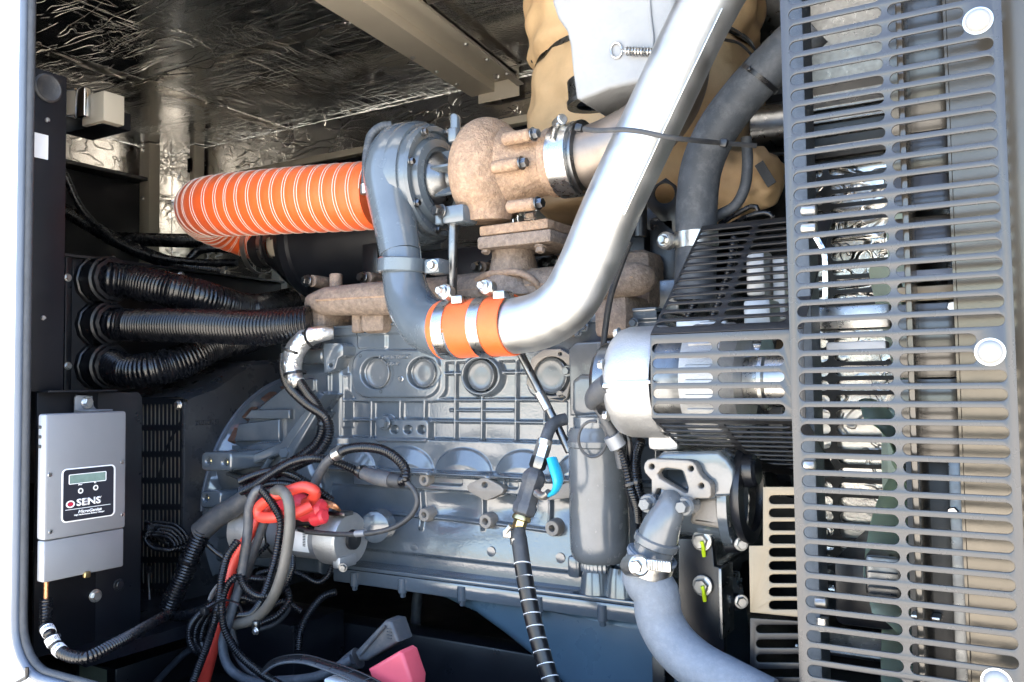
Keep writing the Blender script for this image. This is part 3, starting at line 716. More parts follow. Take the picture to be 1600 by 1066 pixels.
# radiator core bracket pieces seen at the slots' left ends
t = thing('fan_bracket', 'dark finned bracket beside the fan behind the guard', 'bracket')
G().boxc((-.236, 1.05, .9), (-.216, 1.10, 2.15), .002).build('upright', 'fins', t)
for y in (330, 358): G().cyl(P(1252, y, 1.02), P(1276, y - 2, 1.02), .006, 14, .001).build('stud', 'zinc', t)
for (x, y) in ((1262, 727), (1280, 941)): G().cyl(P(x - 6, y, 1.0), P(x + 12, y + 1, 1.0), .006, 14, .001).build('stud', 'zinc', t)
g = G(); g.tube(pts((1275, 370, 1.04), (1288, 395, 1.04), (1290, 430, 1.04), (1290, 470, 1.04)), .004, 8); g.build('pipe', 'chrome', t)
t = thing('cross_tube', 'square pale steel tube crossing behind the fan guard', 'bar')
G().boxP(1272, 480, 1392, 512, 1.12, 1.16, .004).build('tube', 'steel', t)
G().boxP(1290, 535, 1385, 552, 1.10, 1.13, .003).build('plate', 'label_white', t)
t = thing('lower_machinery', 'dark pump and fittings low behind the slotted guard', 'pump')
G().boxP(1300, 870, 1400, 990, 1.15, 1.4, .01).build('housing', 'black_paint', t)
G().boxP(1350, 865, 1410, 940, 1.10, 1.15, .006).build('cover', 'steel_dark', t)
for i in range(6): G().boxP(1355, 870 + i * 12, 1402, 874 + i * 12, 1.092, 1.1).build('rib', 'black_paint', t)
G().cyl(P(1285, 965, 1.05), P(1285, 985, 1.05), .007, 12).build('fitting', 'zinc', t)
G().boxP(1422, 960, 1470, 972, 1.05, 1.07, .002).build('bracket', 'zinc', t)
G().boxP(1240, 1005, 1400, 1040, 1.3, 1.4, .01).build('base', 'steel_dark', t)
# ================================================================== ENGINE BLOCK
YE = 1.30
t = eng = thing('engine_block', 'slate grey painted diesel engine block with ribbed cast side', 'engine')
def npproj(X, Y, Z):
    A = np.array(CRI); q = np.stack([X - CAM.x, Y - CAM.y, Z - CAM.z], -1) @ A.T
    return 800 - q[..., 0] / q[..., 2] * FPX, 533 + q[..., 1] / q[..., 2] * FPX
def ss(x): x = np.clip(x, 0, 1); return x * x * (3 - 2 * x)
def band(x, a, b, s): return ss((x - a) / s + .5) * ss((b - x) / s + .5)
def rr2(px, py, x0, y0, x1, y1, r, s):
    dx = np.abs(px - (x0 + x1) / 2) - (x1 - x0) / 2 + r; dy = np.abs(py - (y0 + y1) / 2) - (y1 - y0) / 2 + r
    d = np.hypot(np.maximum(dx, 0), np.maximum(dy, 0)) + np.minimum(np.maximum(dx, dy), 0) - r
    return ss(.5 - d / s)
xa, xb = P(470, 600, YE).x, P(1030, 600, YE).x
zt = P(485, 517, YE).z; zb = 1.135
nx, nz = 560, 380
gx = np.linspace(xa, xb, nx); gz = np.linspace(zt, zb, nz); X, Z = np.meshgrid(gx, gz)
px, py = npproj(X, np.full_like(X, YE), Z)
_, v750 = npproj(np.full_like(X, P(750, 700, YE).x), np.full_like(X, YE), Z)
h = np.zeros_like(X)
inr = band(px, 545, 885, 6)
h += 5 * ss((517 - v750) / 5)                                    # top lip
h += 4 * rr2(px, py, 560, 520, 605, 545, 4, 4)
h += 6 * rr2(px, py, 553, 547, 688, 621, 24, 4)                  # cover plate
for cx, cy, r in ((592, 583, 25), (664, 583, 24), (753, 587, 26), (862, 587, 30)):
    h -= 10 * ss(.5 - (np.hypot(px - cx, py - cy) - r) / 3)
h += 6 * (ss(.5 - (np.hypot(px - 753, py - 587) - 31) / 3) - ss(.5 - (np.hypot(px - 753, py - 587) - 26) / 3))
# recessed rib grid
cell = band(v750, 566, 688, 5) * inr * (1 - rr2(px, py, 545, 540, 696, 628, 24, 4)) * (1 - ss(.5 - (np.hypot(px - 753, py - 587) - 34) / 3)) * (1 - rr2(px, py, 822, 545, 895, 622, 24, 5))
h -= 9 * cell
rib = np.zeros_like(h)
for x in (579, 624, 662, 710, 752, 805, 850): rib = np.maximum(rib, band(px + (py - 650) * .01, x - 2.3, x + 2.3, 3.))
for y in (583, 625, 659): rib = np.maximum(rib, band(v750, y - 2.2, y + 2.2, 3.))
rib = np.maximum(rib, .75 * band(v750, 640, 643, 3) * band(px, 700, 800, 4))
h += 9.5 * rib * cell
# drilled pad with three holes
pad = np.maximum(rr2(px, py, 590, 655, 673, 690, 8, 4), ss(.5 - (np.hypot(px - 601, py - 661) - 12) / 3))
h = h * (1 - pad) + 7 * pad
for cx in (620, 641, 662): h -= 16 * ss(.5 - (np.hypot(px - cx, py - 671) - 6.) / 2.5)
# land and scalloped cylinder bulges
land = band(v750, 688, 742, 4) * band(px, 520, 1030, 8)
h += 6 * land
sc = np.zeros_like(h)
for cx in (545, 637, 728, 822, 915):
    d = np.clip(1 - ((px - cx) / 44) ** 2, 0, 1)
    arc = 738 - 38 * np.sqrt(d) ; arc = np.where(d > 0, arc, 738)
    inside = ss((v750 - arc) / 5 + .2) * (d > 0)
    sc = np.maximum(sc, inside * (3 + 10 * np.sqrt(d) * np.clip((v750 - arc) / 26, 0, 1)))
h += sc * ss((742 - v750) / 6 + .5)
h += 20 * band(v750, 738, 745, 6)
# rail
h += 14 * band(v750, 743, 769, 4) * (px > 560)
for x0, x1 in ((676, 728), (795, 815), (600, 648)): h -= 8 * rr2(px, v750, x0, 748, x1, 759, 4, 3)
# lower wall with pockets
low = ss((v750 - 769) / 5)
h += low * (4 + 12 * ss((v750 - 800) / 90))
for cx in (612, 710, 810, 905):
    h -= low * 11 * np.exp(-((px - cx) / 34) ** 2 - ((py - 792) / 22) ** 2)
for x in (662, 758, 862): h += low * 9 * band(px, x - 2.6, x + 2.6, 4) * ss((830 - py) / 10)
for (x0, y0, x1, y1) in ((580, 800, 660, 806), (662, 806, 757, 816), (760, 815, 862, 828)):
    ln = y0 + (px - x0) * (y1 - y0) / (x1 - x0); h += 6 * band(py, ln - 2.5, ln + 2.5, 4) * band(px, x0, x1, 4)
h -= low * 6 * ss((v750 - 872) / 8)
h += 16 * ss((548 - px) / 10) * ss((v750 - 560) / 20) * (1 - ss((v750 - 700) / 40))      # rear web
for x in (524, 545): h += 7 * band(px, x - 2.5, x + 2.5, 3) * band(py, 585, 668, 4)
h += 7 * rr2(px, py, 482, 592, 503, 612, 3, 3)
h += 22 * ss((px - 884) / 8) * ss((640 - py) / 10) * 0
h += np.clip(np.random.normal(0, 1, h.shape), -2, 2) * .05
pos = np.stack([X, YE - h / 1000, Z], -1).reshape(-1, 3)
idx = np.arange(nx * nz).reshape(nz, nx)
F = np.stack([idx[:-1, :-1], idx[1:, :-1], idx[1:, 1:], idx[:-1, 1:]], -1).reshape(-1, 4)
me = bpy.data.meshes.new('casting'); me.from_pydata(pos.tolist(), [], F.tolist()); me.polygons.foreach_set('use_smooth', [True] * len(me.polygons))
me.materials.append(MATS['engine']); o = bpy.data.objects.new('casting', me); COL.objects.link(o); o.parent = eng
G().boxc((xa, YE + .03, zb), (xb, 1.95, zt - .002)).build('core', 'engine', eng)
g = G(); g.boxc((xa, YE - .008, zt), (xb, YE + .2, zt + .006), .002); g.build('deck', 'engine', eng)
# core plugs
for cx, cy, r in ((592, 583, 22), (664, 583, 21), (753, 587, 23), (862, 587, 27)):
    c = P(cx, cy, YE + .004); q = mpp(c)
    G().lathe([(-.006, r * q * 1.1), (.004, r * q * 1.06), (.005, r * q), (.003, r * q * .96), (.001, r * q * .80), (.002, r * q * .5), (.002, 0)], c, (0, -1, 0), 32).build('core_plug', 'engine_face', eng)
# cover flange at the fourth plug
out = [(822, 600), (830, 560), (850, 546), (875, 545), (893, 556), (899, 575), (893, 592), (886, 622), (878, 628), (858, 624), (835, 612)]
G().plateY(out, [circ(862, 588, 29, 31, 28), circ(875, 553, 3), circ(874, 616, 3.5)], YE - .009, .008, .0015).build('plug_flange', 'face_tan', eng)
for (a, b, r) in ((886, 580, 7), (909, 631, 7), (903, 520, 6), (956, 511, 7), (912, 511, 7), (601, 661, 9), (990, 505, 7)):
    c = P(a, b, YE - .014); g = G()
    g.hexb(c, (0, -1, 0), r * mpp(c) * .95); g.build('bolt', 'engine', eng)
for (a, b) in ((563, 556), (595, 612)):
    c = P(a, b, YE - .0062); G().lathe([(0, .0035), (.0004, .0025), (-.004, .0025), (-.004, 0)], c, (0, -1, 0), 14).build('drilled_hole', 'black_panel', eng)
c = P(626, 592, YE - .0062); G().lathe([(0, .0062), (.0005, .005), (-.001, .004), (-.001, 0)], c, (0, -1, 0), 18, sy=.8).build('dowel', 'steel', eng)
M = zaxis(P(592, 562, YE - .0063), (1, 0, 0), (0, 0, 1))
G().text('FXEC86950CX2', M, .0115, 'LEFT', .0014).build('cast_lettering', 'engine', eng, sm=0)
M = zaxis(P(602, 572, YE - .0063), (1, 0, 0), (0, 0, 1))
G().text('10B19C', M, .0115, 'LEFT', .0014).build('cast_lettering', 'engine', eng, sm=0)
# bosses
def boss(a, b, rpx, hole, Yb=YE - .022):
    c = P(a, b, Yb); q = mpp(c); r = rpx * q; hr = hole * q
    g = G(); g.lathe([(-.03, r * 1.25), (-.008, r * 1.12), (-.001, r), (0, r * .95), (0, hr * 1.12), (-.001, hr), (-.016, hr), (-.016, 0)], c, (0, -1, 0), 24)
    g.build('mounting_boss', 'face_tan', eng)
for a, b, r, hl in ((662, 750, 9.5, 4.5), (662, 805, 10, 4.5), (758, 815, 11, 5), (862, 826, 12, 5)): boss(a, b, r, hl)
out = [(729, 762), (733, 756), (752, 747), (760, 747), (782, 759), (787, 765), (785, 771), (762, 782), (757, 782), (733, 769)]
G().plateY(out, [circ(757, 758, 4.6, n=16)], YE - .026, .022, .0015).build('diamond_pad', 'face_tan', eng)
G().plateY([(855, 782), (858, 772), (878, 757), (893, 752), (893, 778)], [], YE - .026, .022, .0015).build('diamond_pad', 'face_tan', eng)
# bracket at the block's upper rear corner
g = G(); g.plateY([(504, 541), (506, 536), (531, 536), (536, 541), (536, 555), (528, 560), (524, 575), (518, 581), (506, 584)], [circ(516, 571, 2.6)], YE - .035, .05, .003); g.build('rear_bracket', 'engine', eng)
g = G(); g.cyl(P(466, 557, YE - .005), P(512, 556, YE - .005), .0175, 22, .003); g.build('cross_pipe', 'engine', eng)
# sump flange
t = pan = thing('oil_pan', 'blue grey oil pan with bolted flange below the engine block', 'oil pan')
fz = P(540, 886, 1.245).z; fx0 = P(520, 890, 1.245).x; fx1 = P(1025, 930, 1.245).x
G().boxc((fx0, 1.245, fz - .030), (fx1, 1.7, fz - .004), .003).build('flange', 'engine', pan)
G().boxc((fx0, 1.243, fz - .003), (fx1, 1.7, fz + .004), .0015).build('gasket_rail', 'engine', pan)
for a, b in ((627, 920), (720, 932), (840, 945), (940, 965), (552, 905)):
    p = P(a, b, 1.243); g = G(); g.cyl((p.x, 1.247, fz - .008), (p.x, 1.247, fz - .033), .0085, 16, .001); g.hexb((p.x, 1.247, fz - .033), (0, 0, -1), .0055, .007); g.build('flange_bolt', 'engine', pan)
out = [(536, 905), (1000, 963), (1045, 968), (1075, 1180), (960, 1180), (872, 1070), (828, 1030), (785, 995), (740, 962), (690, 938), (630, 926)]
G().plateY(out, [], 1.262, .40, .022, 5).build('pan', 'pan', pan, sm=50)
g = G(); 
for (a, b) in ((648, 858), (768, 862), (876, 872)):
    c = P(a, b, YE - .012); g = G(); g.lathe([(0, .009), (.002, .0085), (.0024, .004), (.0024, 0)], c, (0, -1, 0), 18); g.build('casting_mark', 'engine', eng)
# filter pads at the right end of the rail
G().boxP(885, 868, 905, 905, YE - .04, YE, .006).build('pad', 'engine', eng)
for a in (925, 965):
    c = P(a, 880, 1.255); G().lathe([(0, .03), (.03, .026), (.045, .022)], (c.x, 1.275, fz + .003), (0, 0, 1), 20).build('boss', 'engine', eng)

# ================================================================== FLYWHEEL HOUSING
t = fh = thing('flywheel_housing', 'slate grey bell housing joining engine and generator', 'housing')
AX = V(-1.5, 1.531, 1.226)
RA0, RA1 = R_(0), R_(0)
for k_ in range(1):
    xx_, yy_, _z = frame((1, 0, 0))
    ang_ = lambda dy, dz: math.atan2(V(0, dy, dz).dot(yy_), V(0, dy, dz).dot(xx_))
    RA0 = ang_(.3, 1); RA1 = ang_(-1, .05)
g = G(); g.lathe([(.0, .293), (.0, .301), (.004, .301), (.005, .30), (.005, .294)], AX, (1, 0, 0), 48, ang=(RA0, RA1)); g.build('flange_ring', 'seal_trim', fh)
# bell as stepped facets
N = 40
for k in range(1):
    g = G(); v = []; f = []
    prof = [(.003, .297), (.006, .290), (.022, .278), (.085, .262), (.10, .24), (.17, .232), (.19, .205), (.27, .2), (.30, .19)]
    for (tt, rr_) in prof:
        for j in range(N + 1):
            a = R_(-20 + 135 * j / N)       # from the top back round the front to below
            stepd = (1 if (int(j / 3) % 2) else .972) if .02 < tt < .18 else 1
            v.append(AX + V(tt, -rr_ * stepd * math.sin(a - R_(0)), rr_ * stepd * math.cos(a)))
    for i in range(len(prof) - 1):
        for j in range(N): f.append((i * (N + 1) + j, i * (N + 1) + j + 1, (i + 1) * (N + 1) + j + 1, (i + 1) * (N + 1) + j))
    g.add(v, f); g.build('bell', 'engine', fh, sm=25)
for a in (14, 27, 40, 53, 66):
    c = AX + V(.014, -.276 * math.sin(R_(a)), .276 * math.cos(R_(a))); x = Matrix.Rotation(R_(a), 3, 'X')
    G().box(c, (.03, .036, .02), x, .003).build('rust_patch', 'rust_red', fh)
def rib(pl, w, m='engine', nm='rib', fl=.45): 
    G().tube(pl, w, 10, .01, flat=fl).build(nm, m, fh)
for ol in ([(354, 727), (438, 692), (497, 612), (506, 617), (447, 705), (360, 738)], [(424, 740), (452, 694), (488, 642), (496, 646), (463, 702), (437, 744)]):
    G().plateY(ol, [], 1.232, .07, .004, 3).build('rib', 'engine', fh)
rib(pts((410, 738, 1.24), (424, 716, 1.245)), .012)
rib(pts((360, 740, 1.25), (420, 760, 1.25), (500, 770, 1.28)), .012)
G().hexb(P(449, 708, 1.24), (.2, -1, .1), .012, .012).build('bolt', 'engine', fh)
G().hexb(P(500, 695, 1.24), (.2, -1, .1), .008, .008).build('bolt', 'engine', fh)
g = G(); g.plateY(rrect(313, 706, 361, 737, 8), [circ(325, 721, 4.2, n=16), circ(351, 723, 4.2, n=16)], 1.175, .13, .006, 3); g.build('mounting_lug', 'engine', fh)
for a, b in ((325, 721), (351, 723)): G().cyl(P(a, b, 1.184), P(a, b, 1.19), .007, 14).build('threaded_hole', 'brass', fh)
g = G(); g.plateY(rrect(312, 767, 345, 795, 7), [circ(321, 779, 4, n=16)], 1.185, .12, .006, 3); g.build('mounting_lug', 'engine', fh)
G().cyl(P(321, 779, 1.194), P(321, 779, 1.2), .007, 14).build('threaded_hole', 'brass', fh)
# lug roots
g = G(); g.plateY([(330, 712), (355, 706), (400, 690), (470, 690), (500, 760), (500, 900), (330, 880), (318, 790)], [], 1.262, .12, .015, 3); g.build('lower_wall', 'engine', fh)
g = G(); g.plateY([(355, 700), (395, 640), (440, 605), (505, 600), (520, 640), (470, 700), (380, 716)], [], 1.30, .1, .012, 3); g.build('upper_wall', 'engine', fh)
for pl in ([(392, 640), (452, 640), (452, 655), (380, 655)], [(372, 662), (436, 655), (436, 690), (365, 690)]):
    G().plateY(pl, [], 1.288, .02, .004, 2).build('step', 'engine', fh)
g = G(); g.plateY([(445, 590), (500, 500), (512, 500), (505, 520), (468, 600)], [], 1.36, .012, .002); g.build('gusset', 'engine', fh)

# ================================================================== CYLINDER HEAD (dark, behind the manifold)
t = hd = thing('cylinder_head', 'black cylinder head and valve cover behind the exhaust manifold', 'cylinder head')
hz = P(600, 470, 1.40).z
G().boxc((xa + .02, 1.40, zt + .004), (xb, 1.9, hz), .006).build('head', 'steel_dark', hd)
hz2 = P(700, 385, 1.46).z
G().boxc((xa + .10, 1.46, hz), (P(1010, 420, 1.46).x, 1.85, hz2), .02).build('valve_cover', 'black_paint', hd)
for a in (560, 640, 760, 820, 900):
    G().boxP(a, 405, a + 26, 470, 1.43, 1.47, .006).build('injector_cover', 'black_paint', hd)
for a, b in ((487, 439), (574, 434), (487, 505), (574, 502), (870, 408), (752, 418), (966, 482), (856, 412)):
    c = P(a, b, 1.33); q = mpp(c)
    g = G(); g.cyl(c, c + V(-.0, .07, 0), 9.5 * q, 18, .001); g.build('spacer', 'rust', hd)
    c = P(a - 6, b, 1.325); g = G(); g.hexb(c, (-.25, -1, .05), 7.5 * q, 8 * q); g.build('head_bolt', 'steel_dark', hd)
# bracket near 565,395
G().boxP(565, 382, 590, 440, 1.38, 1.46, .004).build('bracket', 'black_paint', hd)
# right end machinery behind the charge pipe
G().boxP(958, 392, 1018, 490, 1.36, 1.6, .02).build('end_cover', 'rust', hd)
G().boxP(1012, 340, 1062, 500, 1.42, 1.6, .01).build('front_cover', 'black_paint', hd)
G().cyl(P(1000, 370, 1.36), P(1000, 300, 1.36), .012, 16).build('sensor', 'black_plastic', hd)
G().boxP(930, 330, 1060, 380, 1.5, 1.7, .01).build('rear_block', 'black_paint', hd)

# ================================================================== OIL FILTER
t = of = thing('oil_filter', 'slate grey spin-on oil filter canister at the right of the block', 'oil filter')
c = P(936, 760, 1.20); q = mpp(c); r = 47 * q; zt_ = P(936, 668, 1.2).z; zb_ = P(936, 876, 1.2).z; H = zt_ - zb_
o_ = V(c.x, 1.20, zb_)
G().lathe([(0, 0), (0, r * .78), (.006, r * .92), (.018, r * .99), (.03, r), (H - .03, r), (H - .028, r * 1.035), (H - .02, r * 1.035), (H - .018, r), (H - .008, r * .99), (H, r * .93), (H, 0)], o_, (0, 0, 1), 48).build('canister', 'engine_face', of)
G().lathe([(H, r * .82), (H + .016, r * .82), (H + .018, r * .7), (H + .02, 0)], o_, (0, 0, 1), 36).build('neck', 'engine', of)
for k in range(7): G().box(o_ + V(r * math.sin(R_(-40 + k * 13)) * .6, -r * math.cos(R_(-40 + k * 13)) * .62, -.006), (.007, .007, .014), None, .001).build('grip_rib', 'engine', of)
G().lathe([(0, .012), (-.008, .011), (-.01, 0)], o_, (0, 0, 1), 16).build('drain_nub', 'steel', of)
out = [(893, 595), (905, 585), (950, 585), (962, 600), (964, 640), (958, 652), (898, 652), (892, 640)]
G().plateY(out, [], 1.215, .09, .008, 3).build('filter_head', 'engine_face', of)
out = [(888, 545), (900, 535), (990, 530), (998, 560), (998, 650), (890, 650)]
G().plateY(out, [], 1.268, .05, .004, 2).build('cooler_cover', 'engine_face', of)
out = [(918, 590), (922, 580), (934, 577), (942, 583), (946, 600), (946, 640), (918, 640)]
G().plateY(out, [], 1.24, .03, .004, 2).build('cast_pad', 'engine_face', of)
# lead wire loop in front of the filter
q_ = [P(926 + 22 * math.cos(a), 686 + 28 * math.sin(a), 1.135 + .01 * math.sin(a)) for a in np.linspace(-1.0, 5.0, 22)]
solo(G().tube(q_, .0022, 8, .004), 'wire_loop', 'gray_sleeve', 'thin dark wire loop hanging in front of the oil filter', 'wire')

# ================================================================== ALTERNATOR
t = al = thing('alternator', 'silver alternator inside the black slotted belt guard', 'alternator')
ac = P(985, 597, 1.10); ac = V(P(985, 597, 1.10).x, 1.10, P(985, 597, 1.10).z); ra = 86 * mpp(ac)
def AL(prof, nm, m, seg=44): return G().lathe(prof, V(0, ac.y, ac.z), (1, 0, 0), seg).build(nm, m, al)
xA = P(960, 597, 1.07).x; xB = P(1015, 597, 1.05).x
AL([(xA - .004, ra * .55), (xA - .002, ra * .86), (xA + .004, ra * .95), (xA + .016, ra), (xA + .062, ra), (xA + .066, ra * .97)], 'rear_housing', 'alu_cast')
AL([(xA + .066, ra * .90), (xA + .105, ra * .90)], 'stator', 'steel_dark')
AL([(xA + .105, ra * .97), (xA + .109, ra), (xA + .155, ra), (xA + .17, ra * .8), (xA + .172, .02)], 'front_housing', 'alu_cast')
AL([(xA + .172, .03), (xA + .19, .032), (xA + .192, .038), (xA + .197, .038), (xA + .2, .034), (xA + .225, .034), (xA + .228, .039), (xA + .232, .039), (xA + .232, 0)], 'pulley', 'steel')
AL([(xA - .03, 0), (xA - .03, ra * .62), (xA - .022, ra * .72), (xA - .004, ra * .74)], 'rear_cover', 'steel_dark')
for k in range(6):
    a = R_(60 * k + 20); c = V(xA + .0, ac.y - ra * .9 * math.cos(a), ac.z + ra * .9 * math.sin(a)); G().hexb(c, (-1, 0, 0), .006, .006).build('bolt', 'zinc', al)
for k in range(14):
    a = R_(-100 + 14 * k); c = V(xA + .132, ac.y - ra * .99 * math.cos(a), ac.z + ra * .99 * math.sin(a))
    G().box(c, (.036, .006, .010), Matrix.Rotation(-a, 3, 'X'), .002).build('cooling_fin', 'alu_cast', al)
p = P(960, 600, 1.03)
G().boxP(958, 595, 1016, 600, 1.018, 1.03, .001).build('seam_rib', 'alu_cast', al)
g = G(); g.tube(pts((953, 600, 1.04), (938, 612, 1.05), (928, 622, 1.06), (926, 632, 1.07)), [.016, .016, .013, .01], 14); g.build('terminal_boot', 'gray_sleeve', al)
G().cyl(P(944, 603, 1.03), P(958, 603, 1.03), .005, 10).build('terminal', 'zinc', al)
G().boxP(985, 645, 1040, 682, 1.07, 1.2, .012).build('mount_foot', 'alu_cast', al)
G().boxP(1010, 672, 1060, 706, 1.10, 1.2, .008).build('mount_arm', 'alu_cast', al)
# boot cables
for nm, tr, r in (('sleeved grey alternator lead running down beside the oil filter', [(930, 628, 1.07), (950, 665, 1.08), (965, 695, 1.09), (972, 730, 1.10)], 8),):
    t = thing('alternator_lead', nm, 'cable')
    pl = pts(*tr); G().tube(pl, rad(r, pl), 14).build('sleeve', 'gray_sleeve', t)
    pl = pts((964, 692, 1.088), (975, 720, 1.095), (985, 760, 1.10), (995, 790, 1.12), (998, 815, 1.14)); G().tube(pl, rad(7, pl), 12, corr=(.0042, .0012)).build('loom', 'black_loom', t)
    G().tube(pts((956, 680, 1.083), (966, 698, 1.089)), .0125, 14).build('tape', 'alu_sheet', t)
    ziptie(P(988, 756, 1.104), (.4, 0, -1), .012, parent=t)
for i, (lb, tr, r) in enumerate((('thin black lead beside the alternator lead, nearest the filter', [(962, 628, 1.10), (975, 660, 1.10), (984, 700, 1.10), (982, 760, 1.13), (996, 810, 1.15), (1000, 830, 1.16)], 5),
                    ('black loom hanging between alternator and filter', [(1002, 688, 1.15), (994, 715, 1.16), (996, 750, 1.17), (1004, 790, 1.18)], 8))):
    loom('wire_loom', lb, 'wire loom', tr, r, (.004, .0012) if i else None, group='leads below the alternator')

# ================================================================== BELT GUARD (black, three slotted panels)
t = bgd = thing('belt_guard', 'black slotted belt guard around the alternator', 'guard')
YB0 = 1.0
fa = P(1016, 524, YB0); fb = P(1018, 653, YB0); X0 = fa.x; X1 = -.215
top = P(1068, 357, 1.21)
cs = [P(a, 590, YB0).x for a in (1020, 1114, 1122, 1226)]
def slots(cols, L, pitch, h, off):
    o = []; n = int((L - off * 2 + pitch - h) / pitch)
    for i in range(n):
        y = off + h / 2 + i * pitch
        for c in cols: o.append(stad(c[0] - X0, c[1] - X0, y, h, 4))
    return o
cols = ((cs[0], cs[1]), (cs[2], cs[3]))
# front
L = fa.z - fb.z; pch = (P(1070, 543, YB0).z - P(1070, 639, YB0).z) / 4
hs = []
for i in range(5):
    y = P(1070, 543, YB0).z - i * pch - fb.z
    for c in cols: hs.append(stad(c[0] - X0, c[1] - X0, y, pch * .62, 5))
G().plate([(0, 0), (X1 - X0, 0), (X1 - X0, L), (0, L)], hs, zaxis((X0, YB0, fb.z), (1, 0, 0), (0, 0, 1)), .0025, .0006).build('front_panel', 'guard', bgd)
# top (leans back)
dv = V(0, 1.21 - YB0, top.z - fa.z); L = dv.length
xt = P(1068, 357, 1.21).x - X0
sl_ = []
for i in range(13):
    y = .012 + (L - .024) * (i + .5) / 13; k = y / L * 0
    for c in cols: sl_.append(stad(c[0] - X0, c[1] - X0, y, .0128, 4))
G().plate([(0, .001), (X1 - X0, .001), (X1 - X0, L), (0, L)], sl_, zaxis((X0, YB0, fa.z), (1, 0, 0), dv), .0025, .0006).build('top_panel', 'guard_black', bgd)
# bottom (leans back and down)
dv = V(0, .19, -.082); L = dv.length
sl_ = []
for i in range(11):
    y = .012 + (L - .02) * (i + .5) / 11
    for j, c in enumerate(cols):
        if j == 0 and i > 4: continue
        sl_.append(stad(c[0] - X0, c[1] - X0, y, .0115, 4))
M = zaxis((X0, YB0, fb.z), (1, 0, 0), dv)
G().plate([(0, .001), (.0, .095), (.075, .100), (.10, L), (X1 - X0, L), (X1 - X0, .001)], sl_, M, .0025, .0006).build('bottom_panel', 'guard_black', bgd)
# tan lower bracket guard with side slots
t = thing('fan_belt_bracket', 'tan slotted bracket plate low beside the radiator guard', 'bracket')
hs = []
for i in range(9):
    y = 781 + i * 20.6; hs.append([P(*p_, 1.06) for p_ in stad(1201, 1262, y, 14, 5)])
out = [(1192, 761), (1262, 761), (1262, 966), (1172, 957), (1170, 853), (1192, 853)]
g = G(); qh = [[(p.x, p.z) for p in h_] for h_ in hs]; qo = [(p.x, p.z) for p in (P(a, b, 1.06) for a, b in out)]
g.plate(qo, qh, Matrix(((1, 0, 0, 0), (0, 0, -1, 1.0615), (0, 1, 0, 0), (0, 0, 0, 1))), .003, .0007); g.build('plate', 'tan_steel', t)
t = thing('lower_guard', 'black slotted guard under the tan bracket plate', 'guard')
hs = []
for i in range(5): hs.append([P(*p_, 1.07) for p_ in stad(1181, 1270, 983 + i * 23, 13, 5)])
out = [(1172, 966), (1275, 972), (1275, 1100), (1172, 1100)]
g = G(); qh = [[(p.x, p.z) for p in h_] for h_ in hs]; qo = [(p.x, p.z) for p in (P(a, b, 1.07) for a, b in out)]
g.plate(qo, qh, Matrix(((1, 0, 0, 0), (0, 0, -1, 1.0715), (0, 1, 0, 0), (0, 0, 0, 1))), .003, .0007); g.build('plate', 'guard_black', t)
# things behind the belt guard
t = thing('crank_pulley', 'dark belt pulleys behind the belt guard', 'pulley')
c = P(1180, 600, 1.35); G().lathe([(-.02, .02), (-.02, .13), (-.01, .135), (0, .125), (.01, .135), (.03, .135), (.03, .02)], V(P(1185, 600, 1.3).x, 1.45, c.z - .05), (1, 0, 0), 44).build('pulley', 'steel_dark', t)
c = P(1165, 575, 1.16); G().lathe([(-.03, .0), (-.03, .045), (.03, .045), (.03, 0)], c, (1, 0, 0), 32).build('idler', 'chrome', t)
t = thing('belt_tensioner', 'pale cast tensioner bracket behind the belt guard top', 'bracket')
G().boxP(1164, 392, 1196, 462, 1.27, 1.32, .005).build('arm', 'alu_cast', t)
G().boxP(1160, 468, 1205, 520, 1.2, 1.26, .006).build('body', 'alu_cast', t)
G().boxP(1205, 400, 1228, 500, 1.3, 1.34, .005).build('plate', 'label_white', t)
G().boxP(1055, 500, 1110, 516, 1.11, 1.16, .004).build('foot', 'alu_cast', t)
for i, a in enumerate((1092, 1130)):
    loom('wire_loom', ('left' if i == 0 else 'right') + ' of two black looms dropping behind the belt guard top', 'wire loom', [(a + 18, 370, 1.27), (a + 10, 420, 1.26), (a - 6, 470, 1.25), (a - 28, 520, 1.22)], 7, (.005, .0014), group='looms behind the belt guard')

# ================================================================== THERMOSTAT / WATER INLET HOUSING
t = wh = thing('water_inlet', 'grey cast water inlet housing with open triangular flange', 'housing')
S7 = lambda a, b: (860 + a / 4, 600 + b / 4)
out = [S7(*p_) for p_ in ((582, 525), (588, 495), (605, 475), (635, 467), (860, 477), (893, 488), (912, 515), (928, 558), (955, 590), (990, 612), (1003, 640), (1003, 700), (990, 717), (905, 716), (880, 735), (830, 720), (760, 690), (690, 655), (665, 655), (650, 690), (632, 690), (630, 600), (590, 555))]
hol = [[S7(*p_) for p_ in ((667, 562), (690, 532), (730, 524), (815, 536), (835, 550), (862, 650), (858, 678), (840, 685), (680, 590))]] + [circ(*S7(a, b), 4.4, n=16) for a, b in ((632, 517), (877, 530), (942, 637))]
YW = 1.07
G().plateY(out, hol, YW, .018, .002, 2).build('flange', 'face_tan', wh)
out2 = [S7(*p_) for p_ in ((600, 500), (640, 475), (700, 425), (1050, 415), (1110, 470), (1150, 540), (1150, 700), (1000, 712), (905, 712), (830, 715), (690, 655), (632, 640))]
g = G(); q = [P(a, b, YW + .02) for a, b in out2]
G().plateY(out2, [[S7(*p_) for p_ in ((680, 562), (700, 540), (815, 545), (850, 650), (840, 672), (690, 590))]], YW + .0185, .045, .006, 3).build('body', 'engine', wh)
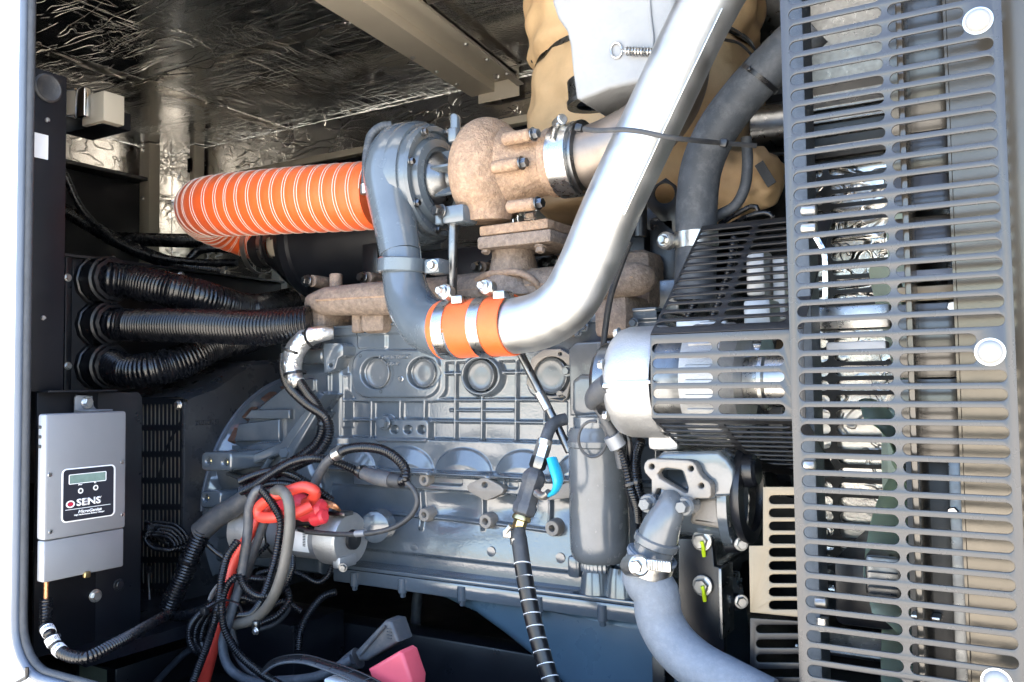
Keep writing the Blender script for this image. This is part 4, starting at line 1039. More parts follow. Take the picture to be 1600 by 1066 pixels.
g = G(); a, b = P(1125, 770, 1.13), P(1165, 780, 1.13); g.lathe([(-.075, .052), (-.03, .055), (.0, .058), (.004, .066), (.016, .066), (.018, .05)], P(1135, 780, 1.16), (1, .05, 0), 36); g.build('pump_barrel', 'engine', wh)
g = G(); g.plateY([S7(*p_) for p_ in ((905, 720), (1110, 700), (1110, 900), (1080, 915), (880, 880), (865, 860))], [], YW + .03, .05, .008, 3); g.build('foot', 'face_tan', wh)
g = G(); p = P(1143, 775, 1.11); g.lathe([(.0, .062), (.006, .066), (.012, .066), (.014, .05)], V(P(1148, 775, 1.11).x, 1.15, p.z), (1, 0, 0), 40); g.build('pump_flange', 'black_paint', wh)
G().cyl(P(1160, 735, 1.12), P(1185, 735, 1.12), .022, 20, .004).build('nose', 'black_paint', wh)
for a, b in (S7(607, 750), S7(835, 768)):
    c = P(a, b, YW - .012); G().hexb(c, (0, -1, .05), 10.5 * mpp(c), .012).build('bolt', 'engine_face', wh)
for a, b in (S7(607, 750), S7(835, 768)):
    c = P(a, b, YW - .013); G().cyl(c, c + V(0, .03, 0), .0125, 18, .002).build('bolt_ear', 'engine_face', wh)
# elbow neck
pl = pts((1047, 775, YW + .0), (1046, 795, YW - .012), (1034, 822, YW - .016), (1026, 846, YW - .016))
q = mpp(pl[1])
G().tube(pl, [16 * q, 24 * q, 30 * q, 33 * q], 30).build('elbow', 'engine_face', wh)
pe = pl[-1]; dn = (pl[-1] - pl[-2]).normalized()
G().lathe([(-.006, 33 * q), (-.004, 36 * q), (.004, 36 * q), (.006, 33 * q), (.010, 32 * q), (.022, 32 * q), (.024, 30 * q), (.04, 30 * q)], pe, dn, 36).build('beaded_neck', 'engine_face', wh)
# lower radiator hose with clamp
t = ch = thing('coolant_hose', 'thick dusty grey rubber coolant hose at the lower right', 'hose')
hp = [pe + dn * .018, pe + dn * .05] + pts((1024, 925, 1.055), (1030, 965, 1.055), (1052, 1005, 1.052), (1090, 1040, 1.045), (1140, 1068, 1.035), (1200, 1100, 1.03))
G().tube(hp, 36.5 * q, 36, .008).build('hose', 'hose_rubber', ch)
G().lathe([(0, 36 * q), (0, 40 * q), (.004, 40.5 * q), (.006, 37 * q)], hp[0], dn, 40).build('hose_lip', 'hose_rubber', ch)
G().lathe([(.009, 37.2 * q), (.009, 38.4 * q), (.024, 38.4 * q), (.024, 37.2 * q), (.009, 37.2 * q)], hp[0], dn, 48).build('clamp_band', 'zinc', ch)
c = P(997, 882, 1.015); G().cyl(P(984, 884, 1.03), P(1000, 884, 1.0), .0135, 22, .003).build('clamp_screw', 'zinc', ch)
G().hexb(P(996, 884, 1.002), (.1, -1, 0), .0085, .008).build('screw_head', 'zinc', ch)
G().boxP(1008, 874, 1048, 896, 1.005, 1.012, .002).build('clamp_housing', 'zinc', ch)
for i in range(8): G().boxP(1014 + i * 4, 877, 1015.5 + i * 4, 892, 1.0035, 1.006).build('thread_slot', 'steel_dark', ch)

# black support bracket with two marked bolts
t = thing('support_bracket', 'black engine support bracket with two bolts marked in yellow paint', 'bracket')
G().plateY([(1060, 842), (1112, 842), (1116, 885), (1130, 888), (1132, 1090), (1060, 1090)], [], 1.13, .015, .002).build('plate', 'black_paint', t)
G().boxP(1121, 888, 1130, 1000, 1.08, 1.13, .002).build('edge_plate', 'steel_dark', t)
for a, b in ((1097, 845), (1098, 915)):
    c = P(a, b, 1.125); G().hexb(c, (0, -1, 0), .0105, .009).build('bolt', 'zinc', t)
    pl = pts((a - 1, b + 1, 1.111), (a + 1, b + 8, 1.112), (a + 2, b + 15, 1.122), (a + 3, b + 24, 1.127)); G().tube(pl, [.0025, .0022, .003, .0025], 8).build('paint_mark', 'mark_yellow', t)
for a, b, c_ in ((1150, 850, 1.14), (1150, 940, 1.14)):
    G().cyl(P(a - 18, b, c_), P(a + 8, b, c_), .011, 14, .002).build('stud', 'black_paint', t)
    G().hexb(P(a + 8, b, c_ - .01), (.6, -1, 0), .007).build('nut', 'zinc', t)
solo(G().boxP(1018, 1025, 1040, 1120, 1.16, 1.2, .002), 'frame_upright', 'black_paint', 'short black frame upright under the coolant hose', 'frame')
# ================================================================== EXHAUST MANIFOLD
t = em = thing('exhaust_manifold', 'rusty brown cast exhaust manifold along the top of the engine', 'manifold')
pl = pts((486, 472, 1.28), (510, 471, 1.27), (580, 467, 1.265), (660, 463, 1.265), (760, 454, 1.27), (900, 444, 1.27), (1000, 436, 1.29), (1016, 436, 1.32))
q = mpp(pl[2])
G().tube(pl, [13 * q, 23 * q, 26 * q, 27 * q, 27 * q, 26 * q, 22 * q, 12 * q], 26, .01, flat=.95, up=(0, 0, 1)).build('log', 'rust', em)
G().tube([p + V(0, -.029, 0) for p in pl[1:-1]], .0022, 8, .01).build('casting_seam', 'rust_light', em)
for a in (500, 590, 700, 880, 960):
    p = P(a, 480, 1.29); G().boxc((p.x - .03, 1.27, p.z - .05), (p.x + .03, 1.41, p.z + .02), .012).build('port_runner', 'rust', em)
for a, b0, b1 in ((525, 428, 455), (560, 492, 520)):
    G().cyl(P(a, b0, 1.29), P(a, b1, 1.29), 10.5 * q, 18, .002).build('stud_boss', 'rust', em)
# pedestal and flange for the turbo
pl = pts((770, 452, 1.275), (795, 425, 1.27), (801, 400, 1.262), (802, 376, 1.26))
G().tube([P(803, 455, 1.275), P(803, 425, 1.27), P(802, 400, 1.262), P(802, 372, 1.26)], [52 * q, 36 * q, 30 * q, 34 * q], 28).build('pedestal', 'rust', em)
rib_ = pts((742, 440, 1.25), (768, 428, 1.235), (815, 428, 1.23), (835, 440, 1.235), (850, 458, 1.25))
G().tube(rib_, .006, 10).build('pedestal_rib', 'rust_light', em)
a, b = P(745, 388, 1.20), P(860, 362, 1.20)
G().boxc((a.x, 1.20, P(800, 384, 1.2).z), (b.x, 1.335, P(800, 364, 1.2).z), .004).build('lower_flange', 'rust', em)

# ================================================================== TURBOCHARGER
t = tc = thing('turbocharger', 'turbocharger with grey compressor scroll and rusty turbine housing', 'turbocharger')
TA = P(689, 283, 1.25)
def scroll(xo, Rm, r0, r1, a0, tail, m, nm, seg=28, n=26, a1=0.):
    path = []; rr = []
    for i in range(n):
        a = R_(a0 + (a1 - a0) * i / (n - 1)); f = i / (n - 1)
        path.append(TA + V(xo, -Rm * math.cos(a), Rm * math.sin(a))); rr.append(r0 + (r1 - r0) * f)
    for dx, dy, dz, r in tail: path.append(path[n - 1] + V(dx, dy, dz)); rr.append(r)
    G().tube(path, rr, seg, .008).build(nm, m, tc)
    return path[-1]
E_ = P(626, 398, 1.155) - (TA + V(-.062, -.074, 0))
scroll(-.062, .074, .032, .042, 330, [(E_.x * .25, E_.y * .25, E_.z * .3, .040), (E_.x * .7, E_.y * .7, E_.z * .7, .037), (E_.x, E_.y, E_.z, .0355)], 'turbo_paint', 'compressor_scroll')
def TL(prof, nm, m, seg=44, dx=0): return G().lathe(prof, TA + V(dx, 0, 0), (1, 0, 0), seg).build(nm, m, tc)
TL([(-.10, .05), (-.094, .078), (-.08, .098), (-.055, .111), (-.030, .111), (-.020, .105), (-.0199, .101), (-.006, .101), (-.001, .097), (-.001, .089), (-.007, .086), (-.007, .079), (.003, .074), (.006, .06), (.003, .056), (.003, .05)], 'back_plate', 'turbo_paint')
TL([(-.10, .03), (-.10, .056), (-.055, .06), (-.045, .045)], 'inlet_neck', 'turbo_paint')
TL([(.004, .052), (.012, .05), (.03, .03), (.06, .028), (.075, .04)], 'bearing_housing', 'steel_dark')
for k in range(6):
    a = R_(k * 60 + 15); c = TA + V(.03, -.035 * math.cos(a), .035 * math.sin(a)); G().box(c, (.05, .03, .006), Matrix.Rotation(-a, 3, 'X'), .002).build('web', 'turbo_paint', tc)
for k in range(8):
    a = R_(k * 45 + 10); c = TA + V(.002, -.092 * math.cos(a), .092 * math.sin(a)); 
    if k in (0, 1, 7, 6, 2): G().hexb(c, (1, 0, 0), .006, .006).build('bolt', 'steel_dark', tc)
scroll(.108, .050, .034, .050, 300, [(0, .01, -.03, .046), (0, .012, -.05, .044)], 'rust_light', 'turbine_scroll', a1=-50)
TL([(.066, .04), (.072, .078), (.086, .088), (.125, .086), (.155, .066), (.19, .053), (.222, .051), (.226, .057), (.24, .057), (.24, .04)], 'turbine_housing', 'rust_light')
for a, b in ((833, 210), (815, 255), (840, 318)):
    c = P(a, b, 1.185); G().cyl(c + V(-.055, 0, 0), c + V(-.004, 0, 0), .0105, 16, .003).build('bolt_pillar', 'rust_light', tc)
    G().hexb(c, (1, -.15, 0), .0085, .009).build('bolt', 'steel_dark', tc)
a, b = P(748, 362, 1.205), P(856, 348, 1.205)
G().boxc((a.x, 1.205, P(800, 362.5, 1.2).z), (b.x, 1.33, P(800, 346, 1.2).z), .004).build('turbine_flange', 'rust_light', tc)
for a, b in ((760, 388), (845, 386), (829, 342)):
    G().hexb(P(a, b, 1.215), (0, -.3, -1 if b > 350 else 1), .008, .008).build('flange_bolt', 'rust', tc)
# little speed sensor on top
g = G(); g.plateY(rrect(703, 177, 714, 218, 5), [], 1.19, .012, .002); g.build('lifting_tab', 'turbo_paint', tc)
G().boxP(699, 200, 712, 220, 1.17, 1.19, .003).build('tab_nut', 'turbo_paint', tc)
# oil line
t2 = thing('oil_drain_rod', 'dark steel oil line below the turbocharger bearing', 'pipe')
pl = pts((708, 350, 1.19), (707, 400, 1.19), (706, 460, 1.2)); G().tube(pl, rad(8, pl), 18).build('tube', 'steel_dark', t2)
G().boxP(690, 322, 724, 346, 1.165, 1.21, .005).build('flange', 'turbo_paint', t2)
G().hexb(P(690, 330, 1.165), (-.3, -1, 0), .009, .014).build('bolt', 'steel_dark', t2)
G().cyl(P(687, 352, 1.175), P(687, 326, 1.175), .008, 12, .002).build('stud', 'turbo_paint', t2)
# V-band clamp and exhaust outlet
vx = TA + V(.24, 0, 0)
t = ep = thing('exhaust_pipe', 'heat tinted steel exhaust elbow with a wide band clamp', 'exhaust pipe')
G().lathe([(.0, .056), (.002, .0605), (.036, .0605), (.038, .056), (.036, .0555), (.0, .0555)], vx, (1, 0, 0), 48).build('band_clamp', 'steel', ep)
G().lathe([(.036, .056), (.044, .061), (.048, .061), (.05, .05)], vx, (1, 0, 0), 48).build('flange_bead', 'steel_dark', ep)
pl = [vx + V(.02, 0, 0), vx + V(.06, 0, 0)] + [vx + V(.11, .008, .015), vx + V(.155, .03, .05), vx + V(.185, .05, .11), vx + V(.19, .055, .2)]
G().tube(pl, [.05, .051, .051, .05, .048, .047], 36).build('elbow', 'heat_steel', ep)
G().cyl(vx + V(.01, -.03, .052), vx + V(.03, -.045, .056), .009, 14, .002).build('clamp_nut', 'zinc', ep)
G().tube([vx + V(.018, -.06, .02), vx + V(.018, -.05, .04), vx + V(.018, -.03, .058)], .004, 8).build('clamp_bolt', 'steel', ep)

# ================================================================== COMPRESSOR OUTLET ELBOW + COUPLING + CHARGE PIPE
t = el = thing('compressor_elbow', 'grey painted elbow from the compressor down to the orange coupling', 'elbow')
pl = pts((627, 396, 1.155), (630, 430, 1.15), (640, 470, 1.14), (664, 504, 1.125), (700, 516, 1.112), (720, 515, 1.111))
q = mpp(pl[2])
G().tube(pl, [32 * q, 33 * q, 37 * q, 42 * q, 44 * q, 44 * q], 36, .006).build('elbow', 'turbo_paint', el)
c = P(629, 416, 1.15); G().lathe([(-.012, 34 * q), (-.012, 38 * q), (-.010, 40 * q), (.010, 40 * q), (.012, 38 * q), (.012, 34 * q)], c, (.05, 0, 1), 40).build('flange_clamp', 'turbo_paint', el)
G().boxP(662, 405, 686, 426, 1.128, 1.16, .004).build('clamp_ear', 'turbo_paint', el)
G().hexb(P(677, 415, 1.127), (0, -1, 0), .0075, .008).build('clamp_bolt', 'zinc', el)
t = cp = thing('charge_pipe', 'large bright aluminium charge air pipe sweeping to the upper right', 'pipe')
pl = pts((760, 511.5, 1.106), (815, 508, 1.105), (853, 497, 1.105), (886, 472, 1.105), (912, 428, 1.105), (953, 331, 1.11), (1033, 160, 1.12), (1100, 20, 1.13), (1140, -45, 1.135), (1210, -105, 1.14))
r = 45 * mpp(pl[2])
G().tube(pl, r, 48, .008).build('pipe', 'alu_pipe', cp)
sd_ = [p + V(.033, -.026, -.012) for p in pl[5:8]]
G().tube(sd_, .0016, 8, .01).build('weld_seam', 'steel', cp)
t = oc = thing('hose_coupling', 'short orange silicone coupling with two steel band clamps', 'coupling')
A_ = P(693, 516, 1.112); B_ = P(803, 507.5, 1.105); ax = B_ - A_; L = ax.length; ro = 46.5 * mpp(P(735, 512, 1.11))
G().lathe([(0, ro * .95), (0, ro * 1.0), (.002, ro * 1.02), (L * .5, ro * .985), (L - .002, ro * 1.02), (L, ro), (L, ro * .95)], A_, ax, 56).build('sleeve', 'orange', oc)
for u in (.16, .66):
    c = A_ + ax * u; w = .010
    G().lathe([(-w, ro * 1.0), (-w, ro * 1.035), (w, ro * 1.035), (w, ro * 1.0)], c, ax, 56).build('band_clamp', 'steel', oc)
for (a, b), u in (((697, 455), .14), ((762, 447), .66)):
    c = P(a, b, 1.075); q = mpp(c); g = G(); g.cyl(c + V(.0, .012, -.004), c + V(-.002, -.006, 0), 12.5 * q, 22, .003); b_ = g.build('t_bolt', 'zinc', oc)
    G().hexb(c + V(-.003, -.007, 0), (-.2, -1, .05), 6.5 * q, 8 * q).build('bolt_head', 'zinc', b_)
    G().boxc(c + V(.008, .0, -.02), c + V(.028, .03, -.008), .002).build('bridge', 'steel', oc)
# ================================================================== ORANGE AIR DUCT
t = od = thing('air_duct', 'orange ribbed silicone air duct with white stitched cord rings', 'duct')
TAi = TA + V(-.10, 0, 0)
z_ = lambda X_, Y_, py_: PXY(X_, Y_, py_)
dp = [P(592, 305, 1.27), P(530, 309, 1.262), P(460, 313, 1.252), P(390, 318, 1.245), P(338, 322, 1.245), z_(-1.545, 1.275, 326), z_(-1.602, 1.335, 340), z_(-1.615, 1.40, 358), z_(-1.592, 1.445, 373), z_(-1.545, 1.462, 384)]
ro = 51 * mpp(P(480, 312, 1.25))
rs = [ro * 1.0, ro * 1.02, ro * 1.02, ro * 1.02, ro * 1.0, ro * .97, ro * .90, ro * .80, ro * .72, ro * .66]
G().tube(dp, rs, 44, corr=(.0300, .0012)).build('duct', 'orange', od)
G().helix(dp, [x * 1.0 for x in rs], .0300, .0008, (0., .2), 6, 44).build('cord', 'cord', od)
# ================================================================== AIR FILTER
t = af = thing('air_filter', 'black canister air filter with oval windows behind the orange duct', 'air filter')
fc = PXY(-1.548, 1.463, 386)
fd = V(1, .12, 0)
def FL(prof, nm, m, seg=40): return G().lathe(prof, fc, fd, seg).build(nm, m, af)
FL([(-.02, .045), (-.02, .050), (.03, .050), (.034, .05)], 'neck', 'black_plastic')
FL([(.008, .0505), (.008, .0525), (.018, .0525), (.018, .0505)], 'neck_clamp', 'steel')
G().lathe([(-.03, .062), (-.03, .0635), (-.018, .0625), (-.018, .061)], fc, fd, 40).build('duct_clamp', 'zinc', od)
x_, y_, zx = frame(fd)
def cone(ts, seg, skip, nm, m, off=0.):
    g = G(); v = []; f = []
    for (tt_, rr_) in ts:
        for k in range(seg):
            a = 2 * math.pi * k / seg; v.append(fc + zx * tt_ + (x_ * math.cos(a) + y_ * math.sin(a)) * (rr_ + off))
    for i in range(len(ts) - 1):
        for k in range(seg):
            if skip and i in (3, 4, 5, 6) and (k % 12) < 7 - (1 if i in (3, 6) else 0) and (k % 12) >= (1 if i in (3, 6) else 0): continue
            f.append((i * seg + k, i * seg + (k + 1) % seg, (i + 1) * seg + (k + 1) % seg, (i + 1) * seg + k))
    g.add(v, f); return g.build(nm, m, af)
CT = [(.03, .052), (.034, .06), (.045, .07), (.055, .078), (.068, .089), (.082, .099), (.096, .108), (.11, .116), (.125, .126), (.135, .13)]
cone(CT, 96, True, 'end_cap', 'black_plastic')
FL([(.132, .126), (.135, .134), (.155, .134), (.16, .128), (.40, .128), (.40, 0)], 'canister', 'black_paint', 48)
n_ = 160; g = G(); v = []
for (tt_, rr_) in ((.045, .062), (.125, .118)):
    for k in range(n_): 
        a = 2 * math.pi * k / n_; v.append(fc + zx * tt_ + (x_ * math.cos(a) + y_ * math.sin(a)) * (rr_ - (.004 if k % 2 else 0)))
g.add(v, [(k, (k + 1) % n_, n_ + (k + 1) % n_, n_ + k) for k in range(n_)]); g.build('pleated_element', 'beige_paint', af, sm=0)
# small rubber breather hose at the compressor
t = thing('breather_hose', 'thin dark ribbed rubber hose beside the compressor scroll', 'hose')
pl = pts((612, 196, 1.20), (596, 198, 1.19), (581, 210, 1.18), (574, 235, 1.175), (572, 265, 1.17), (571, 292, 1.17)); G().tube(pl, rad(7, pl), 14, corr=(.006, .0005)).build('hose', 'hose_dark', t)
G().cyl(P(571, 288, 1.17), P(572, 304, 1.17), .010, 8, .001).build('fitting', 'zinc', t)
G().hexb(P(579, 306, 1.168), (0, -1, 0), .006).build('nut', 'zinc', t)

# ================================================================== INSULATION BLANKETS
def fabric(g, amp, freq, seed):
    rnd = np.random.RandomState(seed); k = rnd.normal(0, freq, (14, 3)); ph = rnd.uniform(0, 6.28, 14); am = rnd.uniform(.3, 1, 14)
    v = np.array(g.v); d = np.zeros(len(v))
    for i in range(14): d += am[i] * np.sin(v @ k[i] + ph[i])
    d = np.abs(d / 3) ** .8 * np.sign(d); ctr = v.mean(0); nrm = v - ctr; nrm[:, 2] *= .3; nrm /= np.linalg.norm(nrm, axis=1)[:, None] + 1e-9
    v = v + nrm * (d * amp)[:, None]; g.v = [tuple(p) for p in v]; return g
t = ib = thing('exhaust_blanket', 'tan quilted insulation blanket around the exhaust muffler', 'insulation')
r1_, r2_ = ray(826, 200), ray(1196, 200); a1_ = math.atan2(r1_.x, r1_.y); a2_ = math.atan2(r2_.x, r2_.y); DB = 1.86; am_ = (a1_ + a2_) / 2
bc = V(DB * math.sin(am_), DB * math.cos(am_), 0); RB = DB * math.sin((a2_ - a1_) / 2)
zz = [P(900, y, 1.6).z for y in (-80, -20, 40, 70, 80, 88, 96, 106, 130, 200, 260, 300, 325, 335)]
pr = [RB * k for k in (1.0, 1.01, 1.0, .985, .95, .915, .95, .985, 1.0, 1.005, 1.0, .96, .86, .6)]
def drum(z0, z1, n, seed, nm):
    g = G(); zs = np.linspace(z0, z1, n); rr_ = np.interp(zs, zz[::-1], pr[::-1]); g.lathe([(a, b) for a, b in zip(zs, rr_)], V(bc.x, bc.y, 0), (0, 0, 1), 110)
    fabric(g, .0075, 42, seed); g.build(nm, 'tan_fabric', ib, sm=0)
drum(zz[5], zz[0], 40, 3, 'upper_wrap'); drum(zz[13], zz[5] - .001, 60, 5, 'lower_wrap')
G().lathe([(-.006, RB * .925), (-.006, RB * .935), (.006, RB * .935), (.006, RB * .925)], V(bc.x, bc.y, zz[5]), (0, 0, 1), 80).build('strap', 'steel_dark', ib)
p = P(838, 92, 1.60); G().box(p, (.02, .02, .02), None, .004).build('strap_buckle', 'black_plastic', ib)
G().tube(pts((862, 8, 1.575), (850, 45, 1.57), (838, 85, 1.575)), .0035, 8, flat=.5).build('lacing', 'steel_dark', ib)
for pl_ in (pts((1135, 40, 1.57), (1160, 55, 1.57), (1185, 85, 1.59)), pts((1130, 62, 1.56), (1155, 68, 1.56), (1180, 92, 1.58))):
    G().tube(pl_, .009, 10, flat=.25).build('strap', 'black_rubber', ib)
t = thing('blanket_end', 'crumpled tan blanket sleeve with a black hook patch at the lower right of the muffler', 'insulation')
g = G(); pl = pts((1090, 330, 1.62), (1130, 305, 1.58), (1165, 285, 1.55), (1195, 275, 1.53), (1210, 272, 1.52)); g.tube(pl, [.05, .062, .06, .052, .03], 44, .006); fabric(g, .006, 75, 8); g.build('sleeve', 'tan_fabric', t, sm=0)
M = zaxis(P(1196, 272, 1.475), (.8, .2, .45), (-.3, 0, 1)); G().box(M.translation, (.016, .004, .045), Matrix.Rotation(R_(-28), 3, 'Y')).build('hook_patch', 'black_rubber', t)
t = wb = thing('white_blanket', 'white insulation cover with a spring hook over the exhaust outlet', 'insulation')
out = [(858, -40), (862, 5), (870, 28), (884, 48), (889, 70), (893, 110), (899, 153), (906, 156), (950, 138), (984, 131), (1020, 125), (1050, 60), (1060, -40)]
g = G(); g.plateY(out, [], 1.235, .15, .009, 3); g.build('cover', 'white_fabric', wb, sm=70)
G().tube(pts((1013, -20, 1.234), (1016, 25, 1.233), (1020, 65, 1.233), (1016, 100, 1.234)), .0025, 8).build('seam_piping', 'white_fabric', wb)
G().tube([P(963 + 9 * math.cos(a), 79 + 12 * math.sin(a), 1.232) for a in np.linspace(0, 6.1, 20)], .0016, 8).build('ring', 'steel', wb)
sp = [P(974, 80, 1.230), P(1030, 82, 1.230)]; G().tube(sp, .001, 6).build('wire', 'steel', wb)
G().helix([P(978, 80, 1.228), P(1000, 81, 1.228), P(1025, 82, 1.228)], .0062, .0052, .0013, (0.,), 6, 14).build('spring', 'steel', wb)
p = P(930, 150, 1.40); G().lathe([(-.03, .06), (0, .062), (.004, .066), (.012, .066), (.012, .05)], P(945, 148, 1.32), (.1, .1, -1), 36).build('outlet_flange', 'steel_dark', wb)

# ================================================================== UPPER RADIATOR HOSE
t = uh = thing('upper_hose', 'thick dark rubber coolant hose curving behind the charge pipe', 'hose')
pl = pts((1270, 40, 1.24), (1215, 92, 1.245), (1160, 150, 1.25), (1118, 208, 1.255), (1096, 262, 1.26), (1089, 315, 1.265), (1088, 380, 1.27), (1085, 470, 1.27)); r = rad(33, pl)
G().tube(pl, r, 36, .008).build('hose', 'hose_dark', uh)
ziptie(P(1186, 123, 1.2475), (1, 0, 1.02), r, parent=uh, w=.007, name='strap')
G().lathe([(-.012, r * 1.0), (-.012, r * 1.05), (.012, r * 1.05), (.012, r * 1.0)], P(1088, 376, 1.27), (0, 0, 1), 36).build('clamp', 'zinc', uh)
c = P(1040, 376, 1.24); G().cyl(c + V(.0, .015, 0), c + V(0, -.006, 0), 13.5 * mpp(c), 22, .003).build('clamp_screw', 'zinc', uh)
G().hexb(c + V(0, -.007, 0), (-.15, -1, 0), 7 * mpp(c), .008).build('screw_head', 'zinc', uh)
t = thing('heater_hose', 'slim dark rubber hose beside the upper coolant hose', 'hose')
pl = pts((1166, 215, 1.30), (1168, 255, 1.3), (1163, 295, 1.3), (1148, 322, 1.3), (1120, 338, 1.3), (1105, 350, 1.3)); G().tube(pl, rad(8.5, pl), 16).build('hose', 'hose_dark', t)
t = thing('long_cable_tie', 'long black cable tie strung across the aluminium charge pipe', 'cable tie')
pl = pts((905, 200, 1.075), (930, 204, 1.06), (975, 203, 1.045), (1003, 206, 1.05), (1040, 214, 1.06), (1080, 219, 1.09), (1132, 224, 1.16), (1182, 228, 1.2)); G().tube(pl, .0034, 8, .006, flat=.35, up=(0, 0, 1)).build('strap', 'black_rubber', t)
for a, b, c_ in ((905, 200, 1.072), (1131, 224, 1.155)): G().box(P(a, b, c_), (.011, .009, .011), Matrix.Rotation(.3, 3, 'Y'), .002).build('head', 'black_plastic', t)
g = G(); out = [(1006, 318), (1022, 290), (1040, 278), (1056, 290), (1060, 340), (1056, 366), (1040, 352)]
g.plateY(out, [circ(1038, 302, 16, n=24)], 1.42, .006, .001); solo(g, 'lifting_eye', 'black_paint', 'black lifting eye bracket with a round hole beside the charge pipe', 'bracket')
t = thing('silencer_pipe', 'dark grey pipe end peeking out behind the upper hose', 'pipe')
G().cyl(P(1180, 205, 1.66), P(1260, 196, 1.66), .045, 28, .003).build('pipe', 'steel_dark', t)
t = thing('sensor_tube', 'thin black tube running down past the charge pipe bend', 'tube')
pl = pts((984, 378, 1.2), (972, 410, 1.2), (955, 460, 1.2), (945, 520, 1.2), (941, 575, 1.18), (944, 592, 1.15)); G().tube(pl, rad(5, pl), 12).build('tube', 'black_rubber', t)
for i, (tr) in enumerate(([(1125, 350, 1.3), (1150, 335, 1.28), (1178, 322, 1.27), (1186, 328, 1.27), (1165, 342, 1.28)], [(1140, 352, 1.3), (1175, 336, 1.26), (1200, 333, 1.26), (1208, 340, 1.26), (1190, 348, 1.27)])):
    loom('wire_loop', ('upper' if i == 0 else 'lower') + ' small black wire loop above the belt guard top edge', 'wire', tr, 4, None, group='wire loops above the belt guard')
# ================================================================== STARTER MOTOR
t = st = thing('starter_motor', 'silver starter motor with label low at the rear of the engine', 'starter motor')
sc_ = P(549, 843, 1.19); q = mpp(sc_)
def SL(prof, nm, m, dx=0): return G().lathe(prof, V(sc_.x + dx, sc_.y, sc_.z), (1, 0, 0), 40).build(nm, m, st)
SL([(-.052, .040), (-.05, .047), (-.006, .0485), (.0, .045), (.002, .02), (.002, 0)], 'end_cap', 'alu_cast')
SL([(-.052, .0415), (-.17, .0415)], 'body', 'alu_sheet')
SL([(-.17, .046), (-.20, .05), (-.26, .055), (-.27, 0)], 'nose', 'alu_cast')
SL([(.002, .018), (.008, .0175), (.009, .012), (.009, 0)], 'bearing_cap', 'black_plastic')
G().boxP(519, 870, 531, 890, 1.155, 1.2, .003).build('ear', 'alu_cast', st)
for a, b in ((536, 887),): G().hexb(P(a, b, 1.152), (.5, -1, 0), .006).build('bolt', 'steel_dark', st)
g = G(); vv = []
for i in range(9):
    a = R_(-30 + 10 * i)
    for x in (-.135, -.066): vv.append((sc_.x + x, sc_.y - .0422 * math.cos(a), sc_.z + .0422 * math.sin(a) - .002))
g.add(vv, [(2 * i, 2 * i + 1, 2 * i + 3, 2 * i + 2) for i in range(8)]); lb = g.build('label', 'label_white', st)
def lab_text(s, x, dz, sz):
    G().text(s, zaxis((sc_.x + x, sc_.y - .0432, sc_.z + dz), (1, 0, 0), (0, .0, 1)), sz, 'LEFT', .0001).build('lettering', 'label_black', lb, sm=0)
lab_text('AEG', -.132, .012, .011); lab_text('TYP 0001', -.132, .004, .005); lab_text('0-27-183-02', -.132, -.003, .005); lab_text('PB400712', -.132, -.010, .005)
for i in range(9): G().boxc((sc_.x - .076, sc_.y - .0436, sc_.z - .011 + i * .0028), (sc_.x - .070, sc_.y - .0428, sc_.z - .0098 + i * .0028)).build('barcode_bar', 'label_black', lb)
# solenoid
so_ = P(480, 812, 1.185)
G().cyl(so_ + V(-.05, 0, 0), so_ + V(.03, 0, 0), .027, 28, .003).build('solenoid', 'black_plastic', st)
G().cyl(so_ + V(-.13, .0, -.002), so_ + V(-.05, 0, 0), .028, 28, .003).build('solenoid_shell', 'alu_cast', st)
G().tube(pts((428, 793, 1.16), (440, 785, 1.15), (470, 790, 1.14), (496, 800, 1.14)), [.022, .026, .026, .02], 18).build('terminal_boot', 'red_plastic', st)
G().cyl(P(470, 800, 1.13), P(506, 795, 1.13), .018, 20, .006).build('terminal_cap', 'red_plastic', st)
G().cyl(P(488, 812, 1.125), P(508, 806, 1.125), .013, 18, .004).build('terminal_cap', 'red_plastic', st)
for i in range(7):
    G().tube(pts((505, 782 + i * 1.6, 1.15), (515, 785 + i * 1.2, 1.15 - .002 * i), (525, 790 + i * .9, 1.15), (531, 798, 1.16)), .0024, 6).build('braid', 'copper', st)
G().boxP(512, 799, 538, 808, 1.155, 1.18, .002).build('braid_lug', 'steel_dark', st)
G().boxP(455, 808, 500, 832, 1.15, 1.17, .003).build('bracket', 'black_plastic', st)
G().cyl(P(468, 826, 1.14), P(486, 830, 1.14), .006, 10).build('connector', 'black_plastic', st)
G().boxP(472, 822, 478, 830, 1.138, 1.146, .001).build('yellow_seal', 'brass', st)
c = P(595, 820, 1.26); G().lathe([(0, .03), (.03, .028), (.034, .02), (.034, 0)], c, (.3, -1, 0), 30).build('drain_boss', 'engine', st)

# ================================================================== HARNESS AND CABLES (front left)
BK = 'harness looms at the rear of the engine'
def cable(label, tr, rpx, m='black_rubber', corr=None, name='cable', group=None, ties=(), seg=14):
    return loom(name, label, 'cable', tr, rpx, corr, m, group, seg, ties=ties)
